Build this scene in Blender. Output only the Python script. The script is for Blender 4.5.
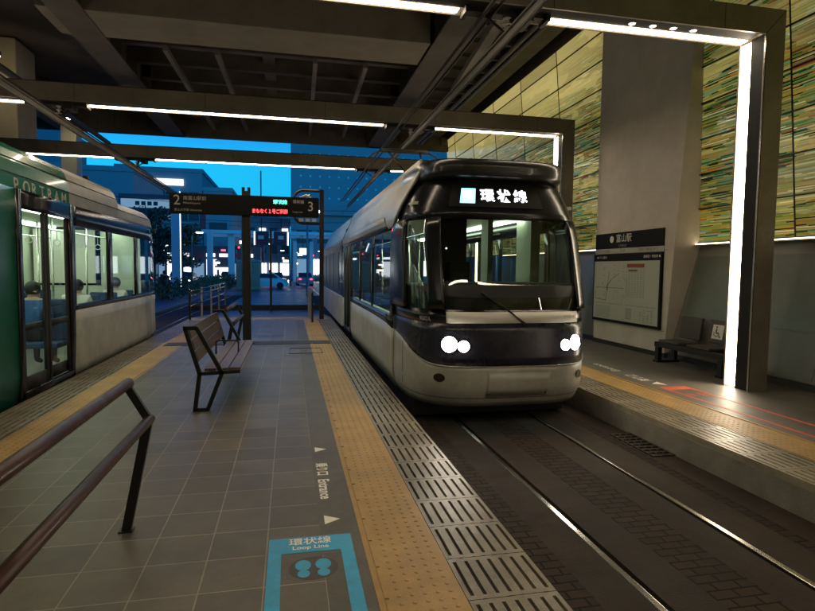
import bpy, bmesh, math, random
from mathutils import Vector, Matrix
random.seed(7)
R = math.radians
for o in list(bpy.data.objects): bpy.data.objects.remove(o)
SC = bpy.context.scene
COL = SC.collection

# ---------------------------------------------------------------- camera
cam_d = bpy.data.cameras.new('camera')
cam_d.sensor_width = 36.0
cam_d.lens = 36.0 * 557 / 815
cam_d.clip_start = 0.05; cam_d.clip_end = 2000
cam = bpy.data.objects.new('camera', cam_d); COL.objects.link(cam)
_f = 557.0
_Y = Vector((290-407.5, -(268-305.5), -_f)).normalized()
_X = Vector((3050-407.5, -(300-305.5), -_f)).normalized()
_X = (_X - _X.dot(_Y)*_Y).normalized()
_Z = _X.cross(_Y)
_M = Matrix((_X, _Y, _Z)).to_4x4()
_M.translation = Vector((0, 0, 1.63))
cam.matrix_world = _M
SC.camera = cam

# ---------------------------------------------------------------- world, exposure
w = bpy.data.worlds.new('World'); SC.world = w; w.use_nodes = True
nt = w.node_tree; nt.nodes.clear()
out = nt.nodes.new('ShaderNodeOutputWorld'); bg = nt.nodes.new('ShaderNodeBackground')
sky = nt.nodes.new('ShaderNodeTexSky'); sky.sky_type = 'NISHITA'; sky.sun_disc = False
sky.sun_elevation = R(1.0); sky.sun_rotation = R(150); sky.air_density = 1.0; sky.ozone_density = 3.0
mul = nt.nodes.new('ShaderNodeMix'); mul.data_type = 'RGBA'; mul.blend_type = 'MULTIPLY'
mul.inputs[0].default_value = 1.0
geo = nt.nodes.new('ShaderNodeTexCoord'); sep = nt.nodes.new('ShaderNodeSeparateXYZ')
rmp = nt.nodes.new('ShaderNodeValToRGB')
rmp.color_ramp.elements[0].position = 0.17; rmp.color_ramp.elements[0].color = (0.015, 0.56, 1.0, 1)
rmp.color_ramp.elements[1].position = 0.27; rmp.color_ramp.elements[1].color = (0.02, 0.21, 1.05, 1)
nt.links.new(geo.outputs['Generated'], sep.inputs[0]); nt.links.new(sep.outputs['Z'], rmp.inputs[0])
bw = nt.nodes.new('ShaderNodeRGBToBW'); nt.links.new(sky.outputs[0], bw.inputs[0]); nt.links.new(bw.outputs[0], mul.inputs[6]); nt.links.new(rmp.outputs[0], mul.inputs[7])
nt.links.new(mul.outputs[2], bg.inputs[0]); bg.inputs[1].default_value = 1.25
nt.links.new(bg.outputs[0], out.inputs[0])
SC.view_settings.view_transform = 'Standard'; SC.view_settings.look = 'None'
SC.view_settings.exposure = 0.32; SC.view_settings.gamma = 1.0; SC.view_settings.use_curve_mapping = False
SC.render.engine = 'CYCLES'
SC.cycles.use_denoising = True
SC.cycles.use_light_tree = True
SC.cycles.max_bounces = 9; SC.cycles.diffuse_bounces = 5; SC.cycles.glossy_bounces = 3
SC.cycles.transparent_max_bounces = 12
SC.cycles.sample_clamp_indirect = 8.0
LED = 24.0        # brightness of the portal light strips

# ---------------------------------------------------------------- materials
def mat(name, col=(0.5, 0.5, 0.5), rough=0.5, metal=0.0, spec=0.5, noise=0.0, nscale=3.0, bump=0.0, bscale=40.0, coat=0.0, rvar=0.0, grime=0.0):
    m = bpy.data.materials.new(name); m.use_nodes = True
    t = m.node_tree; b = t.nodes['Principled BSDF']
    b.inputs['Base Color'].default_value = (*col, 1); b.inputs['Roughness'].default_value = rough
    b.inputs['Metallic'].default_value = metal; b.inputs['Specular IOR Level'].default_value = spec
    if coat: b.inputs['Coat Weight'].default_value = coat; b.inputs['Coat Roughness'].default_value = 0.06
    tc = t.nodes.new('ShaderNodeTexCoord')
    if noise or rvar:
        n = t.nodes.new('ShaderNodeTexNoise'); n.inputs['Scale'].default_value = nscale; n.inputs['Detail'].default_value = 6
        n.inputs['Roughness'].default_value = 0.65
        t.links.new(tc.outputs['Object'], n.inputs['Vector'])
        if noise:
            mr = t.nodes.new('ShaderNodeMapRange'); mr.inputs[1].default_value = 0.25; mr.inputs[2].default_value = 0.75
            mr.inputs[3].default_value = 1 - noise; mr.inputs[4].default_value = 1 + noise
            mx = t.nodes.new('ShaderNodeVectorMath'); mx.operation = 'SCALE'; mx.inputs[0].default_value = col
            t.links.new(n.outputs['Fac'], mr.inputs[0]); t.links.new(mr.outputs[0], mx.inputs['Scale'])
            last = mx.outputs[0]
            if grime:
                g1 = t.nodes.new('ShaderNodeTexNoise'); g1.inputs['Scale'].default_value = 0.9; g1.inputs['Detail'].default_value = 12; g1.inputs['Roughness'].default_value = 0.78
                t.links.new(tc.outputs['Object'], g1.inputs['Vector'])
                gm = t.nodes.new('ShaderNodeMapRange'); gm.inputs[1].default_value = 0.42; gm.inputs[2].default_value = 0.62; gm.inputs[3].default_value = 1 - grime; gm.inputs[4].default_value = 1.08
                t.links.new(g1.outputs['Fac'], gm.inputs[0])
                gx = t.nodes.new('ShaderNodeVectorMath'); gx.operation = 'SCALE'; t.links.new(last, gx.inputs[0]); t.links.new(gm.outputs[0], gx.inputs['Scale']); last = gx.outputs[0]
            t.links.new(last, b.inputs['Base Color'])
        if rvar:
            mr2 = t.nodes.new('ShaderNodeMapRange'); mr2.inputs[3].default_value = max(0.02, rough - rvar); mr2.inputs[4].default_value = min(1, rough + rvar)
            t.links.new(n.outputs['Fac'], mr2.inputs[0]); t.links.new(mr2.outputs[0], b.inputs['Roughness'])
    if bump:
        n2 = t.nodes.new('ShaderNodeTexNoise'); n2.inputs['Scale'].default_value = bscale; n2.inputs['Detail'].default_value = 4
        bp = t.nodes.new('ShaderNodeBump'); bp.inputs['Strength'].default_value = bump; bp.inputs['Distance'].default_value = 0.01
        t.links.new(tc.outputs['Object'], n2.inputs['Vector']); t.links.new(n2.outputs['Fac'], bp.inputs['Height'])
        t.links.new(bp.outputs[0], b.inputs['Normal'])
    return m

def emat(name, col, strength):
    m = bpy.data.materials.new(name); m.use_nodes = True
    b = m.node_tree.nodes['Principled BSDF']
    b.inputs['Base Color'].default_value = (0.02, 0.02, 0.02, 1)
    b.inputs['Emission Color'].default_value = (*col, 1); b.inputs['Emission Strength'].default_value = strength
    return m

def glassmat(name, tint=(0.8, 0.85, 0.82), ior=1.5, rough=0.015):
    m = bpy.data.materials.new(name); m.use_nodes = True
    t = m.node_tree; t.nodes.clear()
    o = t.nodes.new('ShaderNodeOutputMaterial'); mx = t.nodes.new('ShaderNodeMixShader')
    tr = t.nodes.new('ShaderNodeBsdfTransparent'); tr.inputs[0].default_value = (*tint, 1)
    gl = t.nodes.new('ShaderNodeBsdfGlossy'); gl.inputs['Roughness'].default_value = rough
    lw = t.nodes.new('ShaderNodeLayerWeight'); lw.inputs[0].default_value = 0.5
    pw = t.nodes.new('ShaderNodeMath'); pw.operation = 'POWER'; pw.inputs[1].default_value = 5
    f0 = ((ior-1)/(ior+1))**2
    fr = t.nodes.new('ShaderNodeMapRange'); fr.inputs[3].default_value = f0; fr.inputs[4].default_value = 1.0
    t.links.new(lw.outputs['Facing'], pw.inputs[0]); t.links.new(pw.outputs[0], fr.inputs[0])
    t.links.new(fr.outputs[0], mx.inputs[0]); t.links.new(tr.outputs[0], mx.inputs[1]); t.links.new(gl.outputs[0], mx.inputs[2])
    t.links.new(mx.outputs[0], o.inputs[0])
    return m

def brickmat(name, c1, c2, mortar, bw, rh, ms, offset=0.5, rough=0.5, shift=(0, 0), swap=False, spec=0.5, bump=0.4, nvar=0.25, rvar=0.12):
    m = bpy.data.materials.new(name); m.use_nodes = True
    t = m.node_tree; b = t.nodes['Principled BSDF']; b.inputs['Roughness'].default_value = rough; b.inputs['Specular IOR Level'].default_value = spec
    tc = t.nodes.new('ShaderNodeTexCoord'); mp = t.nodes.new('ShaderNodeMapping')
    mp.inputs['Location'].default_value = (shift[0], shift[1], 0)
    if swap: mp.inputs['Rotation'].default_value = (0, 0, R(90))
    t.links.new(tc.outputs['Object'], mp.inputs[0])
    br = t.nodes.new('ShaderNodeTexBrick'); br.offset = offset; br.squash = 1
    br.inputs['Color1'].default_value = (*c1, 1); br.inputs['Color2'].default_value = (*c2, 1); br.inputs['Mortar'].default_value = (*mortar, 1)
    br.inputs['Scale'].default_value = 1; br.inputs['Mortar Size'].default_value = ms; br.inputs['Mortar Smooth'].default_value = 0.2
    br.inputs['Brick Width'].default_value = bw; br.inputs['Row Height'].default_value = rh; br.inputs['Bias'].default_value = 0
    t.links.new(mp.outputs[0], br.inputs['Vector'])
    n = t.nodes.new('ShaderNodeTexNoise'); n.inputs['Scale'].default_value = 2.3; n.inputs['Detail'].default_value = 8; n.inputs['Roughness'].default_value = 0.7
    t.links.new(tc.outputs['Object'], n.inputs['Vector'])
    mr = t.nodes.new('ShaderNodeMapRange'); mr.inputs[1].default_value = 0.3; mr.inputs[2].default_value = 0.7
    mr.inputs[3].default_value = 1 - nvar; mr.inputs[4].default_value = 1 + nvar
    t.links.new(n.outputs['Fac'], mr.inputs[0])
    vm = t.nodes.new('ShaderNodeVectorMath'); vm.operation = 'SCALE'
    t.links.new(br.outputs['Color'], vm.inputs[0]); t.links.new(mr.outputs[0], vm.inputs['Scale'])
    g1 = t.nodes.new('ShaderNodeTexNoise'); g1.inputs['Scale'].default_value = 0.7; g1.inputs['Detail'].default_value = 13; g1.inputs['Roughness'].default_value = 0.8
    t.links.new(tc.outputs['Object'], g1.inputs['Vector'])
    gm = t.nodes.new('ShaderNodeMapRange'); gm.inputs[1].default_value = 0.40; gm.inputs[2].default_value = 0.60; gm.inputs[3].default_value = 0.68; gm.inputs[4].default_value = 1.10
    t.links.new(g1.outputs['Fac'], gm.inputs[0])
    vs_ = t.nodes.new('ShaderNodeTexVoronoi'); vs_.inputs['Scale'].default_value = 5.0; vs_.inputs['Randomness'].default_value = 1.0
    t.links.new(tc.outputs['Object'], vs_.inputs['Vector'])
    sp_n = t.nodes.new('ShaderNodeMapRange'); sp_n.inputs[1].default_value = 0.03; sp_n.inputs[2].default_value = 0.07; sp_n.inputs[3].default_value = 0.72; sp_n.inputs[4].default_value = 1.0
    t.links.new(vs_.outputs['Distance'], sp_n.inputs[0])
    mm = t.nodes.new('ShaderNodeMath'); mm.operation = 'MULTIPLY'; t.links.new(gm.outputs[0], mm.inputs[0]); t.links.new(sp_n.outputs[0], mm.inputs[1])
    vm2 = t.nodes.new('ShaderNodeVectorMath'); vm2.operation = 'SCALE'; t.links.new(vm.outputs[0], vm2.inputs[0]); t.links.new(mm.outputs[0], vm2.inputs['Scale'])
    t.links.new(vm2.outputs[0], b.inputs['Base Color'])
    mr2 = t.nodes.new('ShaderNodeMapRange'); mr2.inputs[3].default_value = max(0.05, rough - rvar); mr2.inputs[4].default_value = rough + rvar
    t.links.new(n.outputs['Fac'], mr2.inputs[0]); t.links.new(mr2.outputs[0], b.inputs['Roughness'])
    n3 = t.nodes.new('ShaderNodeTexNoise'); n3.inputs['Scale'].default_value = 90
    t.links.new(tc.outputs['Object'], n3.inputs['Vector'])
    ad = t.nodes.new('ShaderNodeMath'); ad.operation = 'MULTIPLY_ADD'; ad.inputs[1].default_value = -1.0
    sc_ = t.nodes.new('ShaderNodeMath'); sc_.operation = 'MULTIPLY'; sc_.inputs[1].default_value = 0.35
    t.links.new(n3.outputs['Fac'], sc_.inputs[0])
    t.links.new(br.outputs['Fac'], ad.inputs[0]); t.links.new(sc_.outputs[0], ad.inputs[2])
    bp = t.nodes.new('ShaderNodeBump'); bp.inputs['Strength'].default_value = bump; bp.inputs['Distance'].default_value = 0.004
    t.links.new(ad.outputs[0], bp.inputs['Height']); t.links.new(bp.outputs[0], b.inputs['Normal'])
    return m

M = {}
M['tile'] = brickmat('platform_tile', (0.088, 0.074, 0.055), (0.136, 0.113, 0.083), (0.30, 0.25, 0.185), 0.32, 0.325, 0.0042, 0.0, 0.42, (0.135+0.0, 0.09), bump=0.5, nvar=0.16)
M['asphalt_strip'] = mat('dark_strip', (0.098, 0.081, 0.060), 0.45, grime=0.3, noise=0.2, nscale=8, bump=0.3, bscale=120)
M['yellow'] = mat('tactile_yellow', (0.42, 0.25, 0.072), 0.5, grime=0.22, noise=0.16, nscale=5, bump=0.2, bscale=100, rvar=0.12)
M['slotblock'] = mat('slotted_concrete', (0.25, 0.21, 0.145), 0.38, grime=0.45, noise=0.2, nscale=9, bump=0.25, bscale=90, rvar=0.15)
M['slotdark'] = mat('slot_dark', (0.01, 0.009, 0.008), 0.9)
M['concrete_edge'] = mat('platform_edge_concrete', (0.17, 0.15, 0.12), 0.8, noise=0.35, nscale=3, bump=0.5, bscale=60)
M['far_tile'] = brickmat('far_platform_tile', (0.11, 0.098, 0.082), (0.125, 0.11, 0.092), (0.15, 0.13, 0.11), 0.32, 0.325, 0.003, 0.0, 0.5, (0, 0), bump=0.4, nvar=0.16)
M['paver'] = brickmat('track_paver', (0.023, 0.014, 0.008), (0.036, 0.021, 0.012), (0.003, 0.002, 0.001), 0.17, 0.085, 0.008, 0.5, 0.8, spec=0.2, bump=1.0, nvar=0.35)
M['track_concrete'] = mat('track_concrete', (0.032, 0.020, 0.012), 0.75, spec=0.25, grime=0.5, noise=0.4, nscale=2.2, bump=0.4, bscale=80, rvar=0.2)
M['rail'] = mat('rail_steel', (0.45, 0.42, 0.38), 0.22, metal=1.0, noise=0.15, nscale=12, rvar=0.08)
M['groove'] = mat('rail_groove', (0.006, 0.005, 0.004), 0.8)
M['iron'] = mat('cast_iron', (0.035, 0.028, 0.022), 0.6, metal=0.4, noise=0.3, nscale=20)
M['portal'] = mat('portal_steel', (0.27, 0.235, 0.19), 0.42, grime=0.2, metal=0.35, noise=0.10, nscale=2, rvar=0.1)
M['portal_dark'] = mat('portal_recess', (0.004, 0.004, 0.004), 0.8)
M['led'] = emat('led_strip', (1.0, 0.84, 0.61), LED)
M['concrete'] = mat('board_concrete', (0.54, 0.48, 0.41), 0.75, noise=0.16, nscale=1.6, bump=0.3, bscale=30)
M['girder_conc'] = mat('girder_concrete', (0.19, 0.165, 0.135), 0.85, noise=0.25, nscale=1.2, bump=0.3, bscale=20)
M['deck'] = mat('deck_soffit', (0.13, 0.11, 0.095), 0.8, noise=0.3, nscale=0.8)
M['deck_steel'] = mat('deck_steel', (0.10, 0.085, 0.07), 0.65, metal=0.2, noise=0.3, nscale=1.5)
M['light_steel'] = mat('light_beam_paint', (0.16, 0.14, 0.115), 0.6, noise=0.2, nscale=3)
M['wallpanel'] = mat('wall_panel', (0.19, 0.185, 0.16), 0.38, noise=0.12, nscale=1.4, rvar=0.1)
M['wallglass'] = mat('green_glass_panel', (0.135, 0.155, 0.125), 0.3, grime=0.15, noise=0.08, nscale=1.0)
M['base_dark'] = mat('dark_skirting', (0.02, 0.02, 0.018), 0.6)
M['black'] = mat('black_steel', (0.012, 0.011, 0.011), 0.38, spec=0.5, noise=0.2, nscale=20)
M['black_gloss'] = mat('black_gloss', (0.007, 0.007, 0.009), 0.22, spec=0.4)
M['navy_gloss'] = mat('navy_gloss', (0.020, 0.019, 0.034), 0.28, noise=0.2, nscale=4, rvar=0.08)
M['hood'] = mat('black_hood', (0.012, 0.012, 0.011), 0.3, coat=0.2)
M['rubber'] = mat('rubber', (0.012, 0.012, 0.012), 0.7)
M['wood'] = mat('dark_wood', (0.085, 0.042, 0.025), 0.45, noise=0.35, nscale=14)
M['woodrail'] = mat('round_wood_rail', (0.042, 0.013, 0.007), 0.34, spec=0.28, noise=0.35, nscale=14, grime=0.25, rvar=0.15)
M['seatwood'] = mat('bench_plank', (0.13, 0.085, 0.075), 0.4, noise=0.25, nscale=12)
M['silver'] = mat('silver_paint', (0.47, 0.46, 0.42), 0.42, metal=0.1, noise=0.10, nscale=2.5, coat=0.1, grime=0.25, rvar=0.1)
M['silver_roof'] = mat('silver_roof_paint', (0.40, 0.385, 0.35), 0.38, metal=0.3, noise=0.1, grime=0.2, rvar=0.1)
M['green'] = mat('green_paint', (0.006, 0.15, 0.085), 0.25, coat=0.5, noise=0.04, nscale=1)
M['interior'] = mat('interior_panel', (0.62, 0.66, 0.52), 0.5)
M['interior_floor'] = mat('interior_floor', (0.10, 0.10, 0.10), 0.4)
M['seat_blue'] = mat('seat_cloth', (0.02, 0.05, 0.12), 0.8)
M['seat_grey'] = mat('seat_grey', (0.06, 0.045, 0.035), 0.6)
M['pole'] = mat('chrome', (0.6, 0.6, 0.55), 0.2, metal=1)
M['int_light'] = emat('cabin_light', (0.82, 1.0, 0.82), 9.0)
M['glass'] = glassmat('side_glass', (0.80, 0.88, 0.82), 1.5)
M['windshield'] = glassmat('windshield_glass', (0.60, 0.66, 0.58), 1.7)
M['headlamp'] = emat('headlamp', (1.0, 0.90, 0.74), 60.0)
M['white_led'] = emat('white_led', (0.95, 0.97, 1.0), 3.5)
M['cyan_led'] = emat('cyan_led', (0.25, 0.95, 0.95), 2.6)
M['red_led'] = emat('red_led', (1.0, 0.05, 0.06), 3.0)
M['green_led'] = emat('green_led', (0.1, 1.0, 0.65), 2.2)
M['sign_grey'] = mat('sign_letter_grey', (0.42, 0.40, 0.38), 0.5)
M['white_paint'] = mat('white_marking', (0.85, 0.80, 0.70), 0.6, noise=0.12, nscale=30)
M['blue_mark'] = mat('blue_marking', (0.018, 0.36, 0.64), 0.4, noise=0.12, nscale=12, grime=0.2)
M['red_mark'] = mat('red_marking', (0.60, 0.11, 0.055), 0.55, noise=0.2, nscale=12)
M['brown_oval'] = mat('brown_oval', (0.055, 0.042, 0.038), 0.5)
M['board_paper'] = mat('map_board', (0.42, 0.43, 0.36), 0.4)
M['board_dark'] = mat('board_black', (0.004, 0.004, 0.004), 0.6, spec=0.2)
M['ink'] = mat('map_ink', (0.10, 0.10, 0.09), 0.6)
M['ink_light'] = mat('map_ink_pale', (0.24, 0.24, 0.21), 0.6)
M['ink_red'] = mat('map_ink_red', (0.28, 0.05, 0.03), 0.6)
M['white'] = mat('white_plastic', (0.72, 0.70, 0.62), 0.4)
M['downlight'] = emat('downlight_lens', (1.0, 0.95, 0.85), 12.0)
M['flood'] = emat('flood_lens', (1.0, 0.82, 0.42), 45.0)
M['grout'] = mat('grout', (0.30, 0.25, 0.185), 0.8, noise=0.3, nscale=6)
M['led_warm'] = emat('ledge_light', (1.0, 0.80, 0.48), 5.0)
M['road'] = mat('road_asphalt', (0.055, 0.058, 0.062), 0.38, noise=0.3, nscale=0.7, bump=0.3, bscale=60, rvar=0.12)
M['plaza'] = mat('plaza_paving', (0.10, 0.105, 0.11), 0.5, noise=0.15, nscale=1.0)
M['kerb'] = mat('kerb_stone', (0.28, 0.28, 0.27), 0.7, noise=0.2, nscale=2)
M['bldg'] = mat('pale_facade', (0.25, 0.25, 0.28), 0.7, noise=0.06, nscale=0.3)
M['bldg2'] = mat('grey_facade', (0.22, 0.22, 0.25), 0.7, noise=0.08, nscale=0.3)
M['bldg_dark'] = mat('dark_facade', (0.06, 0.065, 0.08), 0.6)
M['win_dark'] = mat('dark_window', (0.03, 0.035, 0.045), 0.4)
M['win_lit'] = emat('lit_window', (0.85, 0.93, 1.0), 1.3)
M['win_pale'] = emat('pale_lit_window', (0.35, 0.65, 1.0), 0.35)
M['dot_pale'] = mat('dot_pale', (0.6, 0.62, 0.66), 0.4)
M['shop'] = emat('shop_light', (0.80, 0.95, 1.0), 2.2)
M['col_white'] = mat('white_column', (0.60, 0.62, 0.64), 0.6)
M['redbanner'] = mat('red_banner', (0.30, 0.03, 0.05), 0.6)
M['tan'] = mat('tan_stone', (0.34, 0.22, 0.15), 0.7, noise=0.2, nscale=2)
M['leaf'] = mat('hedge_leaf', (0.07, 0.12, 0.05), 0.6, noise=0.4, nscale=2)
M['leaf_dark'] = mat('tree_leaf', (0.05, 0.08, 0.04), 0.6, noise=0.4, nscale=2)
M['bark'] = mat('bark', (0.08, 0.06, 0.045), 0.85, noise=0.3, nscale=5)
M['tail'] = emat('tail_lamp', (1.0, 0.03, 0.06), 7.0)
M['carlamp'] = emat('car_headlamp', (1.0, 0.97, 0.9), 14.0)
M['street'] = emat('street_lamp', (0.9, 0.97, 1.0), 10.0)
M['skin'] = mat('skin', (0.45, 0.28, 0.20), 0.5)
M['hair'] = mat('black_hair', (0.015, 0.012, 0.01), 0.5)
M['cloth_blue'] = mat('blue_cloth', (0.03, 0.10, 0.28), 0.8)
M['cloth_white'] = mat('white_cloth', (0.60, 0.60, 0.56), 0.8)
M['cloth_dark'] = mat('dark_cloth', (0.025, 0.025, 0.03), 0.8)
M['alu'] = mat('stainless', (0.5, 0.5, 0.5), 0.25, metal=1.0)
M['porcelain'] = mat('porcelain', (0.5, 0.46, 0.4), 0.3)

# art glass: backlit panes built of short horizontal slivers of coloured glass
def art_glass():
    m = bpy.data.materials.new('art_glass'); m.use_nodes = True
    t = m.node_tree; b = t.nodes['Principled BSDF']; L = t.links.new
    b.inputs['Roughness'].default_value = 0.22; b.inputs['Coat Weight'].default_value = 0.15
    tc = t.nodes.new('ShaderNodeTexCoord'); sp = t.nodes.new('ShaderNodeSeparateXYZ'); L(tc.outputs['Object'], sp.inputs[0])
    def mth(op, a, bb=None, c=None):
        n = t.nodes.new('ShaderNodeMath'); n.operation = op
        for i, v in enumerate((a, bb, c)):
            if v is None: continue
            if isinstance(v, (int, float)): n.inputs[i].default_value = v
            else: L(v, n.inputs[i])
        return n.outputs[0]
    Yc = sp.outputs['Y']; Zc = sp.outputs['Z']
    def rnd(a, bb):
        c = t.nodes.new('ShaderNodeCombineXYZ'); L(a, c.inputs[0])
        if isinstance(bb, (int, float)): c.inputs[1].default_value = bb
        else: L(bb, c.inputs[1])
        wn = t.nodes.new('ShaderNodeTexWhiteNoise'); wn.noise_dimensions = '2D'; L(c.outputs[0], wn.inputs['Vector']); return wn
    pan = mth('FLOOR', mth('DIVIDE', mth('SUBTRACT', Yc, 7.1), 2.37)); prow = mth('FLOOR', mth('DIVIDE', mth('SUBTRACT', Zc, 2.19), 0.62))
    pr = rnd(pan, prow)
    zz = mth('ADD', Zc, mth('MULTIPLY', Yc, mth('MULTIPLY', mth('SUBTRACT', pr.outputs['Value'], 0.5), 0.012)))
    row = mth('FLOOR', mth('DIVIDE', zz, 0.017))
    rr = rnd(row, 3.3)
    ln = mth('ADD', 0.16, mth('MULTIPLY', rr.outputs['Value'], 0.75))
    cell = mth('FLOOR', mth('ADD', mth('DIVIDE', Yc, ln), mth('MULTIPLY', rr.outputs['Value'], 37)))
    cr = rnd(cell, row)
    rp = t.nodes.new('ShaderNodeValToRGB'); rp.color_ramp.interpolation = 'CONSTANT'; e = rp.color_ramp.elements
    stops = [(0.0, (0.26, 0.25, 0.04)), (0.15, (0.17, 0.22, 0.04)), (0.28, (0.38, 0.26, 0.04)), (0.38, (0.06, 0.15, 0.03)),
             (0.50, (0.46, 0.38, 0.11)), (0.60, (0.14, 0.28, 0.13)), (0.68, (0.03, 0.06, 0.012)), (0.76, (0.36, 0.18, 0.02)),
             (0.84, (0.008, 0.007, 0.003)), (0.93, (0.34, 0.06, 0.012)), (0.955, (0.70, 0.62, 0.34)), (0.985, (0.25, 0.42, 0.34))]
    e[0].position = 0; e[0].color = (*stops[0][1], 1); e[1].position = stops[1][0]; e[1].color = (*stops[1][1], 1)
    for p, c in stops[2:]: x = e.new(p); x.color = (*c, 1)
    L(cr.outputs['Value'], rp.inputs[0])
    # large patches where the slivers are pale or green
    n = t.nodes.new('ShaderNodeTexNoise'); n.inputs['Scale'].default_value = 1.0; n.inputs['Detail'].default_value = 3
    mp = t.nodes.new('ShaderNodeMapping'); mp.inputs['Scale'].default_value = (1, 0.5, 2.2); L(tc.outputs['Object'], mp.inputs[0]); L(mp.outputs[0], n.inputs['Vector'])
    # upper far rows: cream glass, also brightened in colour for lamps close behind
    hi = t.nodes.new('ShaderNodeMapRange'); hi.inputs[1].default_value = 5.2; hi.inputs[2].default_value = 7.0; L(Zc, hi.inputs[0])
    yf = t.nodes.new('ShaderNodeMapRange'); yf.inputs[1].default_value = 9; yf.inputs[2].default_value = 14; L(Yc, yf.inputs[0])
    pale = mth('MULTIPLY', mth('MULTIPLY', hi.outputs[0], yf.outputs[0]), 0.78)
    nf = mth('MINIMUM', mth('ADD', pale, mth('MULTIPLY', mth('GREATER_THAN', n.outputs['Fac'], 0.56), 0.25)), 0.85)
    mx = t.nodes.new('ShaderNodeMix'); mx.data_type = 'RGBA'; L(nf, mx.inputs[0]); L(rp.outputs[0], mx.inputs[6]); mx.inputs[7].default_value = (1.05, 0.85, 0.30, 1)
    br = t.nodes.new('ShaderNodeMapRange'); br.inputs[3].default_value = 0.72; br.inputs[4].default_value = 1.25; L(pr.outputs['Value'], br.inputs[0])
    vm = t.nodes.new('ShaderNodeVectorMath'); vm.operation = 'SCALE'; L(mx.outputs[2], vm.inputs[0]); L(br.outputs[0], vm.inputs['Scale'])
    dk = t.nodes.new('ShaderNodeVectorMath'); dk.operation = 'SCALE'; dk.inputs['Scale'].default_value = 0.28; L(vm.outputs[0], dk.inputs[0])
    L(dk.outputs[0], b.inputs['Base Color']); L(vm.outputs[0], b.inputs['Emission Color'])
    b.inputs['Emission Strength'].default_value = 0.36
    return m
M['art'] = art_glass()

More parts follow.
